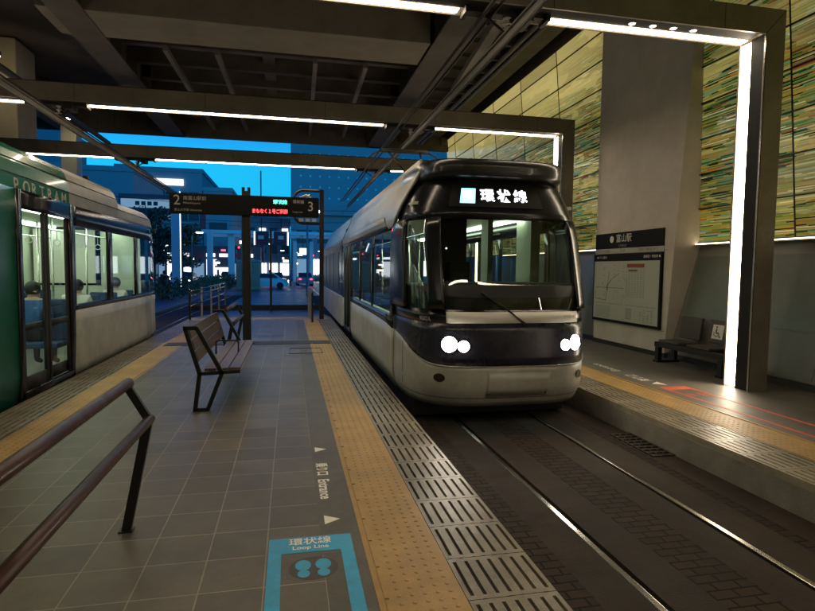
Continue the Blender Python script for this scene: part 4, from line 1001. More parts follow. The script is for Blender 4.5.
    for x in (-0.45, 0.45):
        for y in (8.4, 10.2, 12.0, 13.3): MB().tube([(xc+x, y, 0.05), (xc+x, y, 2.46)], 0.018, 8).build('grab_pole', 'pole', t)
    for x in (-0.55, 0.55): MB().tube([(xc+x, 8.2, 2.2), (xc+x, 15.2, 2.2)], 0.015, 6).build('grab_bar', 'pole', t)
    # articulation and second car
    MB().box(xc-1.08, xc+1.08, YE, YE+0.55, 0.0, 2.75, 0.03).build('bellows', 'rubber', t)
    c2 = empty('rear_car', (xc, 20, 0), None, None); c2.parent = t; c2.matrix_parent_inverse = parent_world(t).inverted()
    ya, yb_ = YE+0.55, 24.9
    MB().box(xc-1.2, xc+1.2, ya, yb_, -0.02, 0.85, 0.04).build('body', 'silver', c2)
    MB().box(xc-1.19, xc+1.19, ya, yb_, 0.851, 2.45, 0.03).build('window_band', 'black_gloss', c2)
    MB().prism([(xc-1.2, 2.40), (xc-1.16, 2.49), (xc-0.98, 2.87), (xc-0.90, 3.10), (xc+0.90, 3.10), (xc+0.98, 2.87), (xc+1.16, 2.49), (xc+1.2, 2.40)], 'y', ya+0.02, yb_-0.03).build('roof', 'silver_roof', c2)
    for k in range(4): MB().box(xc-1.200, xc-1.192, ya+1.0+k*1.9, ya+2.7+k*1.9, 1.0, 2.15).build('window', 'win_dark', c2)
    MB().disc((xc-1.225, 7.75, 2.18), (-1, 0, 0), 0.028, 12).build('side_red_dot', 'red_led', t)  # small glowing red dot on the tram side
tram_white()

def tram_green():
    t = empty('tram', (-4.35, 8, TZ), 'green and silver tram with lit windows standing at the left track', 'tram')
    xc, Y0 = -4.35, 13.75
    W = 1.2
    S = Shell(xc, Y0, 1, [(-0.05, 1.16), (0.1, 1.2), (2.5, 1.2), (2.65, 1.18), (2.78, 1.12), (2.86, 1.02), (2.90, 0.85)],
              [(-0.05, 1.25), (0.1, 1.38), (0.9, 1.40), (1.3, 1.32), (2.3, 1.05), (2.6, 0.92), (2.78, 0.7), (2.86, 0.5), (2.90, 0.3)], 3.0)
    YB = -6.0; YG = 9.05
    qs = lambda y, sg=1: sg*(1+(Y0-y))
    for sg in (1, -1):
        # lower panels
        S.patch(qs(YB, sg), qs(7.34, sg), -0.02, 2.52, 6, 8, 'green_panel', 'green', t, th=0.02)
        S.patch(1*sg, qs(YG+0.02, sg), -0.02, 0.96, 10, 6, 'silver_panel', 'silver', t, th=0.02)
        # door: frame, two leaves
        for a, b_, z0, z1 in ((7.34, 7.46, 0.0, 2.52), (8.93, YG+0.02, 0.0, 2.52), (7.46, 8.93, 2.30, 2.52), (7.46, 8.93, 0.0, 0.10)):
            S.patch(qs(a, sg), qs(b_, sg), z0, z1, 2, 4, 'door_frame', 'black_gloss', t, th=0.04)
        for a, b_ in ((7.46, 8.17), (8.21, 8.93)):
            lf = S.patch(qs(a, sg), qs(a+0.07, sg), 0.10, 2.30, 1, 4, 'door', 'rubber', t, off=-0.02, th=0.03)
            S.patch(qs(b_-0.07, sg), qs(b_, sg), 0.10, 2.30, 1, 4, 'frame', 'rubber', lf, off=-0.02, th=0.03)
            S.patch(qs(a+0.07, sg), qs(b_-0.07, sg), 0.10, 0.26, 1, 1, 'frame', 'rubber', lf, off=-0.02, th=0.03)
            S.patch(qs(a+0.07, sg), qs(b_-0.07, sg), 0.82, 0.90, 1, 1, 'frame', 'rubber', lf, off=-0.02, th=0.03)
            S.patch(qs(a+0.07, sg), qs(b_-0.07, sg), 0.26, 0.82, 1, 4, 'pane', 'glass', lf, off=-0.025)
            S.patch(qs(a+0.07, sg), qs(b_-0.07, sg), 0.90, 2.30, 1, 4, 'pane', 'glass', lf, off=-0.025)
        # window band
        S.patch(qs(YG+.02, sg), sg*0.55, 0.96, 1.05, 20, 1, 'window_sill', 'black_gloss', t, th=0.02)
        S.patch(qs(YG+.02, sg), sg*0.55, 2.22, 2.52, 20, 2, 'cant_rail', 'black_gloss', t, th=0.02)
        for a, b_ in ((YG+0.02, 9.16), (10.66, 10.93), (12.42, 12.62)):
            S.patch(qs(a, sg), qs(b_, sg), 1.05, 2.22, 1, 4, 'window_post', 'black_gloss', t, th=0.03)
        for a, b_ in ((9.16, 10.66), (10.93, 12.42)):
            S.patch(qs(a, sg), qs(b_, sg), 1.05, 2.22, 1, 4, 'side_window', 'glass', t)
        S.patch(qs(12.62, sg), sg*0.80, 1.05, 2.22, 12, 4, 'side_window', 'glass', t)
        S.patch(sg*0.80, sg*0.62, 1.05, 2.22, 4, 4, 'screen_pillar', 'black_gloss', t, th=0.03)
    S.patch(-1, 1, -0.02, 0.96, 60, 8, 'nose', 'silver', t, th=0.02)
    S.patch(-0.55, 0.55, 0.96, 2.52, 40, 8, 'windscreen', 'black_gloss', t, th=0.02)
    # roof in one loft, green part and silver part
    def roof(y0, y1, name, m, nose=False):
        prof = [(1.2, 2.52), (1.202, 2.70), (1.185, 2.84), (1.14, 2.97), (1.07, 3.05), (0.97, 3.09)]
        full = [(-a, b_) for a, b_ in prof]+[(a, b_) for a, b_ in prof[::-1]]
        b = MB()
        b.prism([(xc+a, zz) for a, zz in full], 'y', y0, y1)
        if nose: b.prism([(xc+a*0.985, zz-0.02 if zz > 2.6 else zz) for a, zz in full], 'y', y1+0.001, y1+0.10).prism([(xc+a*0.95, zz-0.07 if zz > 2.6 else zz) for a, zz in full], 'y', y1+0.101, y1+0.2)
        return b.build(name, m, t)
    roof(YB, YG, 'green_roof', 'green'); roof(YG+0.001, 11.4, 'silver_roof', 'silver_roof', True)
    S.patch(-3.35, 3.35, 2.52, 2.90, 90, 10, 'nose_roof', 'silver_roof', t, th=0.02)
    MB().box(xc-0.86, xc+0.86, 11.4, 13.76, 2.86, 2.905).build('roof_top', 'silver_roof', t)
    b = MB()
    for zz, w_, ye in ((2.68, 1.202, 13.7), (2.86, 1.180, 11.4)):
        b.box(xc+w_-0.010, xc+w_+0.004, YB, ye, zz, zz+0.012)
    b.build('roof_seam', 'rubber', t)
    MB().tube([(xc+0.8, 11.0, 3.05), (xc+0.8, 11.0, 3.22)], 0.05, 10).build('roof_mast', 'iron', t)
    MB().box(xc+1.19, xc+1.29, 13.9, 14.02, 2.40, 2.5, 0.02).build('side_camera', 'black', t)
    for i, ch in enumerate('PORTRAM'):
        text('lettering', ch, 0.24, (xc+1.205, 7.36+i*0.232, 2.56), (0, 1, 0), (-0.06, 0, 1), 'sign_grey', t, ext=0.004)
    for yy_ in (7.75, 8.35): MB().disc((xc+1.212, yy_, 2.40), (1, 0, 0), 0.02, 10).build('door_lamp', 'red_led', t)
    # interior
    MB().box(xc-1.15, xc+1.15, YB, 14.2, 0.01, 0.05).build('cabin_floor', 'interior_floor', t)
    MB().box(xc-1.15, xc+1.15, YB, 14.2, 2.46, 2.50).build('cabin_ceiling', 'interior', t)
    MB().box(xc-0.7, xc-0.55, YB+.3, 13.3, 2.42, 2.455).box(xc+0.55, xc+0.7, YB+.3, 13.3, 2.42, 2.455).build('cabin_light', 'int_light', t)
    MB().box(xc-1.16, xc-1.08, YB, 14, 0.05, 0.98).box(xc-1.16, xc-1.08, YB, 14, 2.15, 2.46).box(xc-1.16, xc-1.08, 6.0, 9.1, 0.981, 2.149).box(xc-1.16, xc-1.08, 10.4, 11.0, 0.981, 2.149).box(xc-1.16, xc-1.08, 12.3, 14.0, 0.981, 2.149).build('cabin_wall', 'interior', t)
    MB().box(xc+1.10, xc+1.16, YG+0.1, 13.6, 0.05, 0.98).build('cabin_wall', 'interior', t)
    MB().box(xc-1.1, xc+1.1, 13.35, 13.40, 0.05, 1.2).box(xc+0.3, xc+1.1, 13.34, 13.39, 1.2, 2.46).build('cab_partition', 'interior', t)
    MB().box(xc-1.0, xc+0.2, 13.30, 13.34, 1.25, 2.4).build('notice_board', 'white', t)
    for y in (8.92, 10.38, 11.4, 12.55):
        for s in (-1, 1):
            MB().box(xc+s*0.8-0.24, xc+s*0.8+0.24, y, y+0.42, 0.42, 0.50, 0.02).box(xc+s*0.8-0.24, xc+s*0.8+0.24, y+0.38, y+0.46, 0.5, 1.12, 0.03).build('passenger_seat', 'seat_blue', t)
    for x in (-0.4, 0.45):
        for y in (7.6, 8.9, 10.4, 12.0): MB().tube([(xc+x, y, 0.05), (xc+x, y, 2.46)], 0.018, 8).build('grab_pole', 'pole', t)
    for k in range(7):
        MB().tube([(xc+0.6, 9.2+k*0.5, 2.2), (xc+0.6, 9.2+k*0.5, 2.05)], 0.006, 6).tube([(xc+0.6+0.05*math.cos(a), 9.2+k*0.5, 2.0+0.05*math.sin(a)) for a in [i*math.pi/5 for i in range(11)]], 0.008, 6, False).build('strap', 'white', t)
    for x in (-0.6, 0.6): MB().tube([(xc+x, YB+.5, 2.2), (xc+x, 13.2, 2.2)], 0.015, 6).build('grab_bar', 'pole', t)
    MB().box(xc-0.9, xc-0.85, 9.3, 11.9, 1.55, 2.3).build('advert_board', 'white', t)
    MB().box(xc-1.05, xc+1.05, YB, 14.3, -0.27, 0.0).build('underframe', 'rubber', t)
tram_green()

# ================================================================ PEOPLE
def person(name, joints, edges, radii, mats, label, loc, rz=0, hair=True, group=None):
    pass
def make_person(loc, rz, pose, top, legs, label, hairm='hair'):
    """continuous skinned figure; x right, y forward, z up, feet at z=0 (or hips on the seat)"""
    if pose == 'stand':
        J = dict(pel=(0, 0, .93), ab=(0, 0.01, 1.10), ch=(0, 0, 1.32), nk=(0, 0.01, 1.47), hd=(0, 0.025, 1.58), ht=(0, 0.02, 1.69),
                 lh=(-.10, 0, .88), lk=(-.11, .02, .49), la=(-.11, -.02, .09), lt=(-.12, .14, .04), rh=(.10, 0, .88), rk=(.11, .06, .49), ra=(.11, .02, .09), rt=(.12, .18, .04),
                 ls=(-.19, 0, 1.40), le=(-.24, -.02, 1.13), lw=(-.23, .08, .90), rs=(.19, 0, 1.40), re=(.24, -.02, 1.13), rw=(.22, .08, .90))
    else:
        J = dict(pel=(0, 0, .10), ab=(0, 0.0, .28), ch=(0, 0.03, .50), nk=(0, 0.05, .64), hd=(0, 0.08, .75), ht=(0, 0.075, .86),
                 lh=(-.10, .05, .08), lk=(-.12, .44, .12), la=(-.12, .44, -.33), lt=(-.12, .60, -.38), rh=(.10, .05, .08), rk=(.12, .44, .12), ra=(.12, .44, -.33), rt=(.12, .60, -.38),
                 ls=(-.19, .03, .57), le=(-.23, .08, .32), lw=(-.13, .30, .25), rs=(.19, .03, .57), re=(.23, .08, .32), rw=(.13, .30, .25))
    Rr = dict(pel=.145, ab=.13, ch=.15, nk=.055, hd=.085, ht=.07, lh=.09, lk=.062, la=.042, lt=.036, rh=.09, rk=.062, ra=.042, rt=.036, ls=.068, le=.046, lw=.030, rs=.068, re=.046, rw=.030)
    E = [('pel', 'ab'), ('ab', 'ch'), ('ch', 'nk'), ('nk', 'hd'), ('hd', 'ht'), ('pel', 'lh'), ('lh', 'lk'), ('lk', 'la'), ('la', 'lt'), ('pel', 'rh'), ('rh', 'rk'), ('rk', 'ra'), ('ra', 'rt'),
         ('ch', 'ls'), ('ls', 'le'), ('le', 'lw'), ('ch', 'rs'), ('rs', 're'), ('re', 'rw')]
    # hands: palm, four fingers, thumb
    for s, wv in ((-1, 'lw'), (1, 'rw')):
        w_ = Vector(J[wv]); d = (w_-Vector(J[wv[0]+'e'])).normalized(); side = Vector((1, 0, 0)).cross(d).normalized()
        pn = wv+'p'; J[pn] = tuple(w_+d*0.07); Rr[pn] = .030; E.append((wv, pn))
        for k, (off, ln_) in enumerate(((-.030, .068), (-.010, .078), (.010, .074), (.030, .058))):
            a = w_+d*0.10+side*off; f1 = wv+'f%d' % k; f2 = wv+'g%d' % k
            J[f1] = tuple(a); J[f2] = tuple(a+d*ln_*0.8-Vector((s*0.02, 0, 0.012))); Rr[f1] = .010; Rr[f2] = .007; E += [(pn, f1), (f1, f2)]
        J[wv+'t'] = tuple(w_+d*0.05+side*(-.05)-Vector((s*.01, 0, 0))); J[wv+'u'] = tuple(w_+d*0.10+side*(-.062)-Vector((s*.02, 0, 0)))
        Rr[wv+'t'] = .012; Rr[wv+'u'] = .009; E += [(wv, wv+'t'), (wv+'t', wv+'u')]
    names = list(J); me = bpy.data.meshes.new('person'); me.from_pydata([J[n] for n in names], [(names.index(a), names.index(b_)) for a, b_ in E], [])
    o = bpy.data.objects.new('person', me); COL.objects.link(o)
    sk = o.modifiers.new('Skin', 'SKIN'); sb = o.modifiers.new('Sub', 'SUBSURF'); sb.levels = 2; sb.render_levels = 2
    for i, n in enumerate(names):
        o.data.skin_vertices[0].data[i].radius = (Rr[n], Rr[n]*(0.8 if n in ('ch', 'ab', 'pel') else 1.0)); o.data.skin_vertices[0].data[i].use_root = (n == 'pel')
    bpy.context.view_layer.update()
    m2 = bpy.data.meshes.new_from_object(o.evaluated_get(bpy.context.evaluated_depsgraph_get()))
    bpy.data.objects.remove(o)
    m2.materials.clear()
    for k in (M['skin'], M[top], M[legs], M['cloth_dark']): m2.materials.append(k)
    nz, pz = J['nk'][2]-0.02, J['pel'][2]
    for p in m2.polygons:
        c = p.center; p.use_smooth = True
        dist = lambda n: (c-Vector(J[n])).length
        if c.z > nz: p.material_index = 0
        elif min(dist('lwp'), dist('rwp')) < 0.115: p.material_index = 0
        elif min(dist('lt'), dist('rt'), dist('la'), dist('ra')) < 0.11: p.material_index = 3
        elif (pose == 'stand' and c.z < pz) or (pose != 'stand' and c.z < pz+0.09): p.material_index = 2
        else: p.material_index = 1
    # face
    fb = bmesh.new(); fb.from_mesh(m2); hd = Vector(J['hd'])
    fb.to_mesh(m2); fb.free()
    ob = bpy.data.objects.new('person', m2); COL.objects.link(ob)
    ob.location = loc; ob.rotation_euler = (0, 0, rz); tag(ob, label, 'person')
    def sub(mb, n, mm):
        c = mb.build(n, mm); c.parent = ob; return c
    hb = MB(); r = bmesh.ops.create_uvsphere(hb.bm, u_segments=18, v_segments=12, radius=0.105)
    for v in list(hb.bm.verts):
        v.co.z *= 1.12; v.co += hd+Vector((0, -0.015, 0.035))
    bmesh.ops.delete(hb.bm, geom=[v for v in hb.bm.verts if v.co.y > hd.y+0.035 and v.co.z < hd.z+0.075 or v.co.z < hd.z-0.06], context='VERTS')
    solid(sub(hb, 'hair', hairm), 0.01)
    return ob
make_person((-3.72, 9.12, 0.50), R(0), 'sit', 'cloth_blue', 'cloth_dark', 'passenger in a blue shirt seated behind the green tram door')
make_person((-3.62, 10.58, 0.50), R(0), 'sit', 'cloth_white', 'cloth_dark', 'passenger in a white top seated at the first window of the green tram')
make_person((-3.62, 12.75, 0.50), R(0), 'sit', 'cloth_white', 'cloth_dark', 'passenger in a pale top seated at the second window of the green tram')
make_person((-6.9, 33.5, -0.31), R(20), 'stand', 'cloth_dark', 'cloth_dark', 'dark-clothed pedestrian standing by the hedge beyond the green tram')

# ================================================================ STREET AND TOWN BEYOND
st(MB().box(-400, 400, 44, 56, -0.31+0.0, -0.306), 'road', 'road')
st(MB().box(-60, -5.2, 19.5, 43.5, -0.31, -0.19, 0.01), 'pavement', 'plaza')
mk = MB()
for k in range(9): mk.box(-4.6+k*1.05, -4.1+k*1.05, 56.5, 60.5, -0.309, -0.304)
for k in range(5): mk.box(0.5+k*0.75, 0.7+k*0.75, 33+k*2.6, 35.0+k*2.6, -0.309, -0.304)
mk.box(-5, 12, 44.1, 44.4, -0.305, -0.301)
st(mk, 'road_markings', 'white_paint')

def leafclump(b, c, rad, n, sz, rg, flat=1.0):
    for _ in range(n):
        while True:
            p = Vector((rg.uniform(-1, 1), rg.uniform(-1, 1), rg.uniform(-1, 1)))
            if p.length <= 1: break
        p = Vector((p.x*rad[0], p.y*rad[1], p.z*rad[2]))+Vector(c)
        a = Vector((rg.gauss(0, 1), rg.gauss(0, 1), rg.gauss(0, 1))).normalized(); u = a.orthogonal().normalized(); v = a.cross(u)
        s = sz*rg.uniform(0.5, 1.3)
        b.bm.faces.new([b.bm.verts.new(p+u*s), b.bm.verts.new(p+v*s*0.6), b.bm.verts.new(p-u*s), b.bm.verts.new(p-v*s*0.6)])
rg = random.Random(11)
def hedge(x0, x1, y0, y1, h, label, n):
    b = MB()
    for i in range(n):
        k = i/n; c = (x0+(x1-x0)*k+rg.uniform(-.5, .5), y0+(y1-y0)*k, -0.3+h*0.5)
        leafclump(b, c, (1.0, 1.2, h*0.5+rg.uniform(0, .15)), 160, 0.10, rg)
    tag(b.build('hedge', 'leaf', fix=False), label, 'hedge')
hedge(-6.9, -5.6, 32, 62, 1.25, 'long clipped green hedge running beside the left track', 24)
hedge(-9.5, -7.4, 33, 34, 1.5, 'dark shrubby hedge end behind the front of the green tram', 5)
hedge(3.5, 9.5, 74, 75, 1.2, 'low far hedge across the street, right of the signal post', 6)
def tree(x, y, h, r, label):
    t = empty('tree', (x, y, -0.3), label, 'tree', 'street trees beyond the hedge')
    b = MB().tube([(x, y, -0.3), (x+.05, y, h*0.3), (x-.05, y+.1, h*0.55)], 0.16, 10, r2=0.08)
    for k in range(5):
        a = k*1.3; b.tube([(x, y, h*0.35+k*.12), (x+math.cos(a)*r*0.6, y+math.sin(a)*r*0.6, h*0.65+k*0.1)], 0.05, 6, r2=0.02)
    b.build('trunk', 'bark', t)
    c = MB()
    for k in range(16):
        a = rg.uniform(0, 6.28); q = rg.uniform(0, r*0.75)
        leafclump(c, (x+math.cos(a)*q, y+math.sin(a)*q, h*0.62+rg.uniform(-.28, .30)*h), (r*.42, r*.42, r*.34), 150, 0.13, rg)
    c.build('crown', 'leaf_dark', t, fix=False)
tree(-9.6, 43, 6.0, 2.0, 'dark street tree left of the first white column')
tree(-9.3, 52, 5.6, 1.7, 'dark street tree between the first two white columns')
tree(-14.5, 60, 7.0, 2.4, 'dark street tree behind the end of the green tram')

def column(x, y, w_, h, label, m='col_white'):
    t = empty('canopy_column', (x, y, -0.3), label, 'column', 'white columns of the street canopy')
    MB().box(x-w_/2, x+w_/2, y-w_/2, y+w_/2, -0.3, h, 0.02).build('shaft', m, t)
    MB().box(x-w_/2-.06, x+w_/2+.06, y-w_/2-.06, y+w_/2+.06, -0.3, -0.05, 0.02).build('foot', 'kerb', t)
    return t
c_ = column(-7.85, 42, 0.55, 7.2, 'tall white column nearest the green tram front')
MB().box(-7.56, -7.545, 41.9, 42.1, 0.2, 6.9).build('edge_lamp', 'shop', c_)
column(-7.32, 55, 0.5, 5.1, 'white column second from left under the canopy beam')
column(-5.9, 60, 0.6, 5.1, 'white column just left of the black sign post')
column(0.6, 70, 0.45, 4.9, 'slim white column right of the slim black street post')
column(2.6, 70, 0.45, 4.9, 'slim white column left of the signal post')
column(9.0, 66, 0.5, 4.9, 'white column glimpsed right of the signal post')
cb = empty('canopy_roof', (0, 60, 5), 'long flat white canopy roof over the street stop', 'canopy')
MB().box(-8.6, 14, 58.5, 59.6, 5.0, 5.35, 0.02).box(-8.6, 14, 66, 67, 5.1, 5.4).build('beam', 'col_white', cb)
b = MB()
for k in range(12): b.box(-8.4+k*1.9, -8.25+k*1.9, 59.61, 65.99, 5.1, 5.25)
b.build('rib', 'col_white', cb)
tag(MB().box(-16, -8.4, 49, 50, 6.6, 7.5, 0.03).build('footbridge_beam', 'bldg2'), 'grey overhead beam behind the left end of the platform sign', 'beam')
sg2 = empty('shop_sign', (-10.2, 45, 6.3), 'long pale lit sign above the end of the green tram', 'sign')
MB().box(-12.2, -8.75, 44.9, 45.1, 6.0, 6.62, 0.02).build('panel', 'win_pale', sg2)
MB().box(-12.4, -8.6, 45.1, 45.5, 5.55, 7.0, 0.02).build('fascia', 'bldg_dark', sg2)
for k in range(4): MB().box(-11.2+k*0.42, -10.9+k*0.42, 44.86, 44.895, 6.15, 6.45).build('letter_block', 'navy_gloss', sg2)

# buildings
def building(x0, x1, y0, y1, h, m, label, wins=None, top=None):
    t = empty('building', ((x0+x1)/2, y0, -0.3), label, 'building')
    MB().box(x0, x1, y0, y1, -0.3, h).build('wall', m, t)
    MB().box(x0-.15, x1+.15, y0-.15, y1+.15, h+0.001, h+0.5).build('parapet', m, t)
    return t
hotel = building(0.18, 30, 86, 105, 34, 'bldg', 'huge pale hotel block with rows of dot windows, right of the sky gap')
for i in range(15):
    for j in range(6):
        x = 1.6+i*1.42; zz = 12.2+j*1.62
        MB().box(x-0.13, x+0.13, 85.90, 85.999, zz-0.13, zz+0.13).build('dot_window', 'dot_pale', hotel)
MB().box(0.1, 30.1, 84.6, 85.99, 9.6, 11.2).build('podium_band', 'bldg2', hotel)
MB().box(0.3, 30, 85.9, 85.99, -0.2, 9.5).build('podium_wall', 'bldg2', hotel)
for k in range(9): MB().box(1.0+k*3.1, 3.2+k*3.1, 85.8, 85.89, 5.4, 7.4).build('window', 'win_dark', hotel)
for k in range(10): MB().box(0.8+k*2.4, 2.6+k*2.4, 85.8, 85.89, 0.6, 3.0).build('shop_window', 'shop' if k % 3 else 'win_pale', hotel)
ba = building(-30, -15.6, 62, 80, 11.2, 'bldg2', 'grey-blue flat-roofed block above the green tram', 0)
for k in range(3): MB().disc((-24.2+k*2.2, 61.98, 9.6), (0, -1, 0), 0.5, 16).build('round_light', 'win_pale', ba)
for k in range(5): 
    for j in range(3): MB().box(-29+k*2.7, -27.4+k*2.7, 61.9, 61.999, 1.5+j*2.6, 3.0+j*2.6).build('window', 'win_dark' if (k+j) % 3 else 'win_lit', ba)
bb = building(-19.8, -11.0, 76, 92, 13.6, 'bldg2', 'blue-grey building with dark window bands left of the sky gap')
for j in range(4): MB().box(-19.4, -11.4, 75.9, 75.999, 9.9-j*2.4, 11.1-j*2.4).build('window_band', 'win_dark', bb)
MB().box(-17.8, -13.2, 75.8, 75.898, 11.9, 12.7).build('roof_sign', 'win_lit', bb)
bc = building(-10.9, -7.4, 76.3, 92, 11.4, 'bldg', 'lower pale stair tower beside the blue-grey building')
for zz in (6.4, 8.6): MB().box(-10.2, -8.0, 76.2, 76.299, zz, zz+1.0).build('window_band', 'win_dark', bc)
bd = building(-7.3, 0.0, 96, 110, 9.6, 'bldg', 'low pale building under the sky gap behind the sign')
for j in range(2):
    for k in range(4): MB().box(-6.8+k*1.8, -5.7+k*1.8, 95.9, 95.999, 4.0+j*2.6, 5.6+j*2.6).build('window', 'win_dark' if (k*j) % 2 == 0 else 'win_lit', bd)
for k in range(4): MB().box(-7.0+k*1.8, -5.6+k*1.8, 95.9, 95.999, 0.4, 2.4).build('shop_window', 'shop', bd)
be = building(-60, -30.5, 70, 95, 20, 'bldg', 'tall pale block far to the left beyond the viaduct')
for j in range(5):
    for k in range(8): MB().box(-58+k*3.4, -56+k*3.4, 69.9, 69.999, 4+j*3, 5.6+j*3).build('window', 'win_dark' if (k+j*2) % 4 else 'win_lit', be)
for par, x0, x1, yf, zs in ((bb, -19.5, -11.2, 75.88, (10.5, 8.1, 5.7)), (ba, -29.5, -16.0, 61.88, (2.2, 4.8, 7.4))):
    for zz in zs:
        x = x0
        while x < x1:
            MB().box(x, x+0.10, yf, yf+0.02, zz-0.6, zz+0.6).build('mullion', 'bldg', par); x += 1.35
            if rg.random() < 0.25: MB().box(x-1.1, x-0.2, yf+0.005, yf+0.018, zz-0.45, zz+0.35).build('lit_pane', rg.choice(['win_lit', 'win_pale', 'win_pale']), par)
bf = building(30.6, 70, 80, 100, 22, 'bldg2', 'grey block far to the right of the hotel')
tag(MB().tube([(-3.9, 80, 9), (-3.9, 80, 14.9)], 0.09, 6).build('antenna', 'iron'), 'thin antenna rising into the sky gap above the sign', 'antenna')
b = MB().box(-8.95, -8.35, 60, 60.1, 5.3, 7.6)
tag(b.build('banner', 'redbanner'), 'dark red hanging banner below the left half of the platform sign', 'banner')
tag(MB().box(-5.0, -3.4, 78, 78.1, 2.4, 4.8).build('banner', 'redbanner'), 'wide dark red board beside the black sign post', 'banner')
tb = empty('planter', (-3.6, 50, -0.3), 'tan stone planter block behind the black sign post', 'planter')
MB().box(-4.5, -2.6, 49.5, 51, -0.3, 2.1, 0.06).build('block', 'tan', tb)
MB().box(-4.55, -2.55, 49.45, 51.05, 2.101, 2.3, 0.03).build('coping', 'kerb', tb)
# two lit picture boards
for i, (x0, x1) in enumerate(((-2.45, -1.42), (-1.1, -0.08))):
    t = empty('picture_board', ((x0+x1)/2, 40, 3.3), ('left' if i == 0 else 'right')+' one of the two hanging lit picture boards beyond the signal post', 'display board', 'lit picture boards over the street')
    MB().box(x0, x1, 40, 40.12, 3.2, 4.15, 0.02).build('case', 'bldg_dark', t)
    MB().box(x0+0.12, x1-0.12, 39.97, 39.995, 3.35, 4.0).build('picture', 'redbanner', t)
    MB().box(x0+0.02 if i == 0 else x1-0.10, x0+0.10 if i == 0 else x1-0.02, 39.95, 39.995, 3.2, 4.12).build('edge_lamp', 'shop', t)
    MB().box(x0+0.3, x1-0.35, 39.94, 39.969, 3.6, 3.85).build('bright_patch', 'white', t)
    MB().tube([((x0+x1)/2, 40.06, 4.15), ((x0+x1)/2, 40.06, 5.1)], 0.03, 6).build('hanger', 'iron', t)
tag(MB().tube([(-3.2, 40.06, 5.1), (1.2, 40.06, 5.1)], 0.06, 8).tube([(-3.2, 40.06, -0.3), (-3.2, 40.06, 5.1)], 0.07, 8).tube([(1.2, 40.06, -0.3), (1.2, 40.06, 5.1)], 0.07, 8).build('board_gantry', 'bldg2'), 'thin grey gantry holding the two picture boards', 'gantry')
ls = empty('light_box', (1.4, 60, 3.3), 'small square white light box hung from the canopy', 'light box')
MB().box(0.95, 1.65, 57.9, 58.0, 3.0, 3.65).build('face', 'shop', ls); MB().box(0.9, 1.7, 58.0, 58.2, 2.95, 3.7).build('case', 'bldg_dark', ls); MB().tube([(1.3, 58.1, 3.7), (1.3, 58.6, 5.02)], 0.03, 6).build('hanger', 'iron', ls)
# street lamps
def lamp(x, y, h, label, ref=[]):
    if not ref:
        t = empty('street_lamp', (0, 0, 0), label, 'street lamp', 'street lamps beyond the platform')
        MB().tube([(0, 0, 0), (0, 0, 4.3), (0.15, 0, 4.6), (0.6, 0, 4.68)], 0.05, 8).build('pole', 'bldg2', t)
        MB().box(0.35, 0.85, -0.09, 0.09, 4.60, 4.68, 0.01).build('lamp_head', 'street', t)
        ref.append(t)
    else: t = copy_tree(ref[0]); t['label'] = label
    t.location = (x, y, -0.3); t.scale = (h/4.7,)*3
for i, (x, y, h, lb) in enumerate(((-8.1, 50, 4.9, 'street lamp just right of the tall white column'), (-12.5, 58, 5.2, 'street lamp behind the nose of the green tram'), (-2.9, 66, 4.7, 'street lamp right of the black sign post'),
        (5.2, 64, 4.6, 'street lamp seen between the signal post and the tram side'), (-1.5, 74, 4.2, 'distant street lamp above the parked cars'), (3.6, 80, 4.4, 'most distant street lamp, left of the tram'))): lamp(x, y, h, lb)
# cars
def car(x, y, rz, paint, label, front=True):
    t = empty('car', (0, 0, 0), label, 'car', 'cars waiting in the street')
    b = MB()
    prof = [(-2.0, .25), (-2.05, .65), (-1.9, .88), (-1.45, .95), (-0.85, 1.42), (0.75, 1.45), (1.35, 1.0), (1.95, .86), (2.05, .6), (2.02, .25)]
    rows = [[Vector((p[0], s*(0.83 if p[1] < 1 else 0.66), p[1])) for p in prof] for s in (-1, -0.97, 0.97, 1)]
    rows[0] = [Vector((v.x*0.98, v.y*1.0, v.z*0.98+0.01)) for v in rows[0]]; rows[3] = [Vector((v.x*0.98, v.y, v.z*0.98+0.01)) for v in rows[3]]
    b.grid(rows, False); b.bm.faces.new([b.bm.verts.new(v) for v in rows[0]]); b.bm.faces.new([b.bm.verts.new(v) for v in rows[3]]); b.box(-1.98, 1.98, -0.8, 0.8, 0.22, 0.3)
    b.build('body', paint, t)
    g_ = MB()
    for s in (-1, 1): g_.quad((-1.2, s*0.79, 1.0), (1.15, s*0.79, 1.0), (0.7, s*0.69, 1.38), (-0.8, s*0.69, 1.38))
    g_.quad((1.37, -.66, 1.0), (1.37, .66, 1.0), (0.82, .62, 1.41), (0.82, -.62, 1.41)); g_.quad((-1.43, -.66, 1.0), (-1.43, .66, 1.0), (-0.92, .62, 1.39), (-0.92, -.62, 1.39))
    g_.build('window', 'win_dark', t, fix=False)
    for wx in (-1.3, 1.3):
        for s in (-1, 1): MB().tube([(wx, s*0.68, 0.3), (wx, s*0.86, 0.3)], 0.31, 18).build('wheel', 'rubber', t)
    for s in (-1, 1):
        MB().disc((2.02, s*0.6, 0.68), (1, 0, 0), 0.10, 12, 0.04).build('headlight', 'carlamp', t)
        MB().box(-2.10, -2.03, s*0.6-0.13, s*0.6+0.13, 0.68, 0.80).build('tail_light', 'tail', t)
    t.location = (x, y, -0.3); t.rotation_euler = (0, 0, rz)
M['car_dark'] = mat('car_dark', (0.02, 0.022, 0.03), 0.2, coat=0.6); M['car_white'] = mat('car_white', (0.6, 0.6, 0.6), 0.25, coat=0.6)
M['car_silver'] = mat('car_silver', (0.3, 0.31, 0.33), 0.25, metal=0.5, coat=0.5)
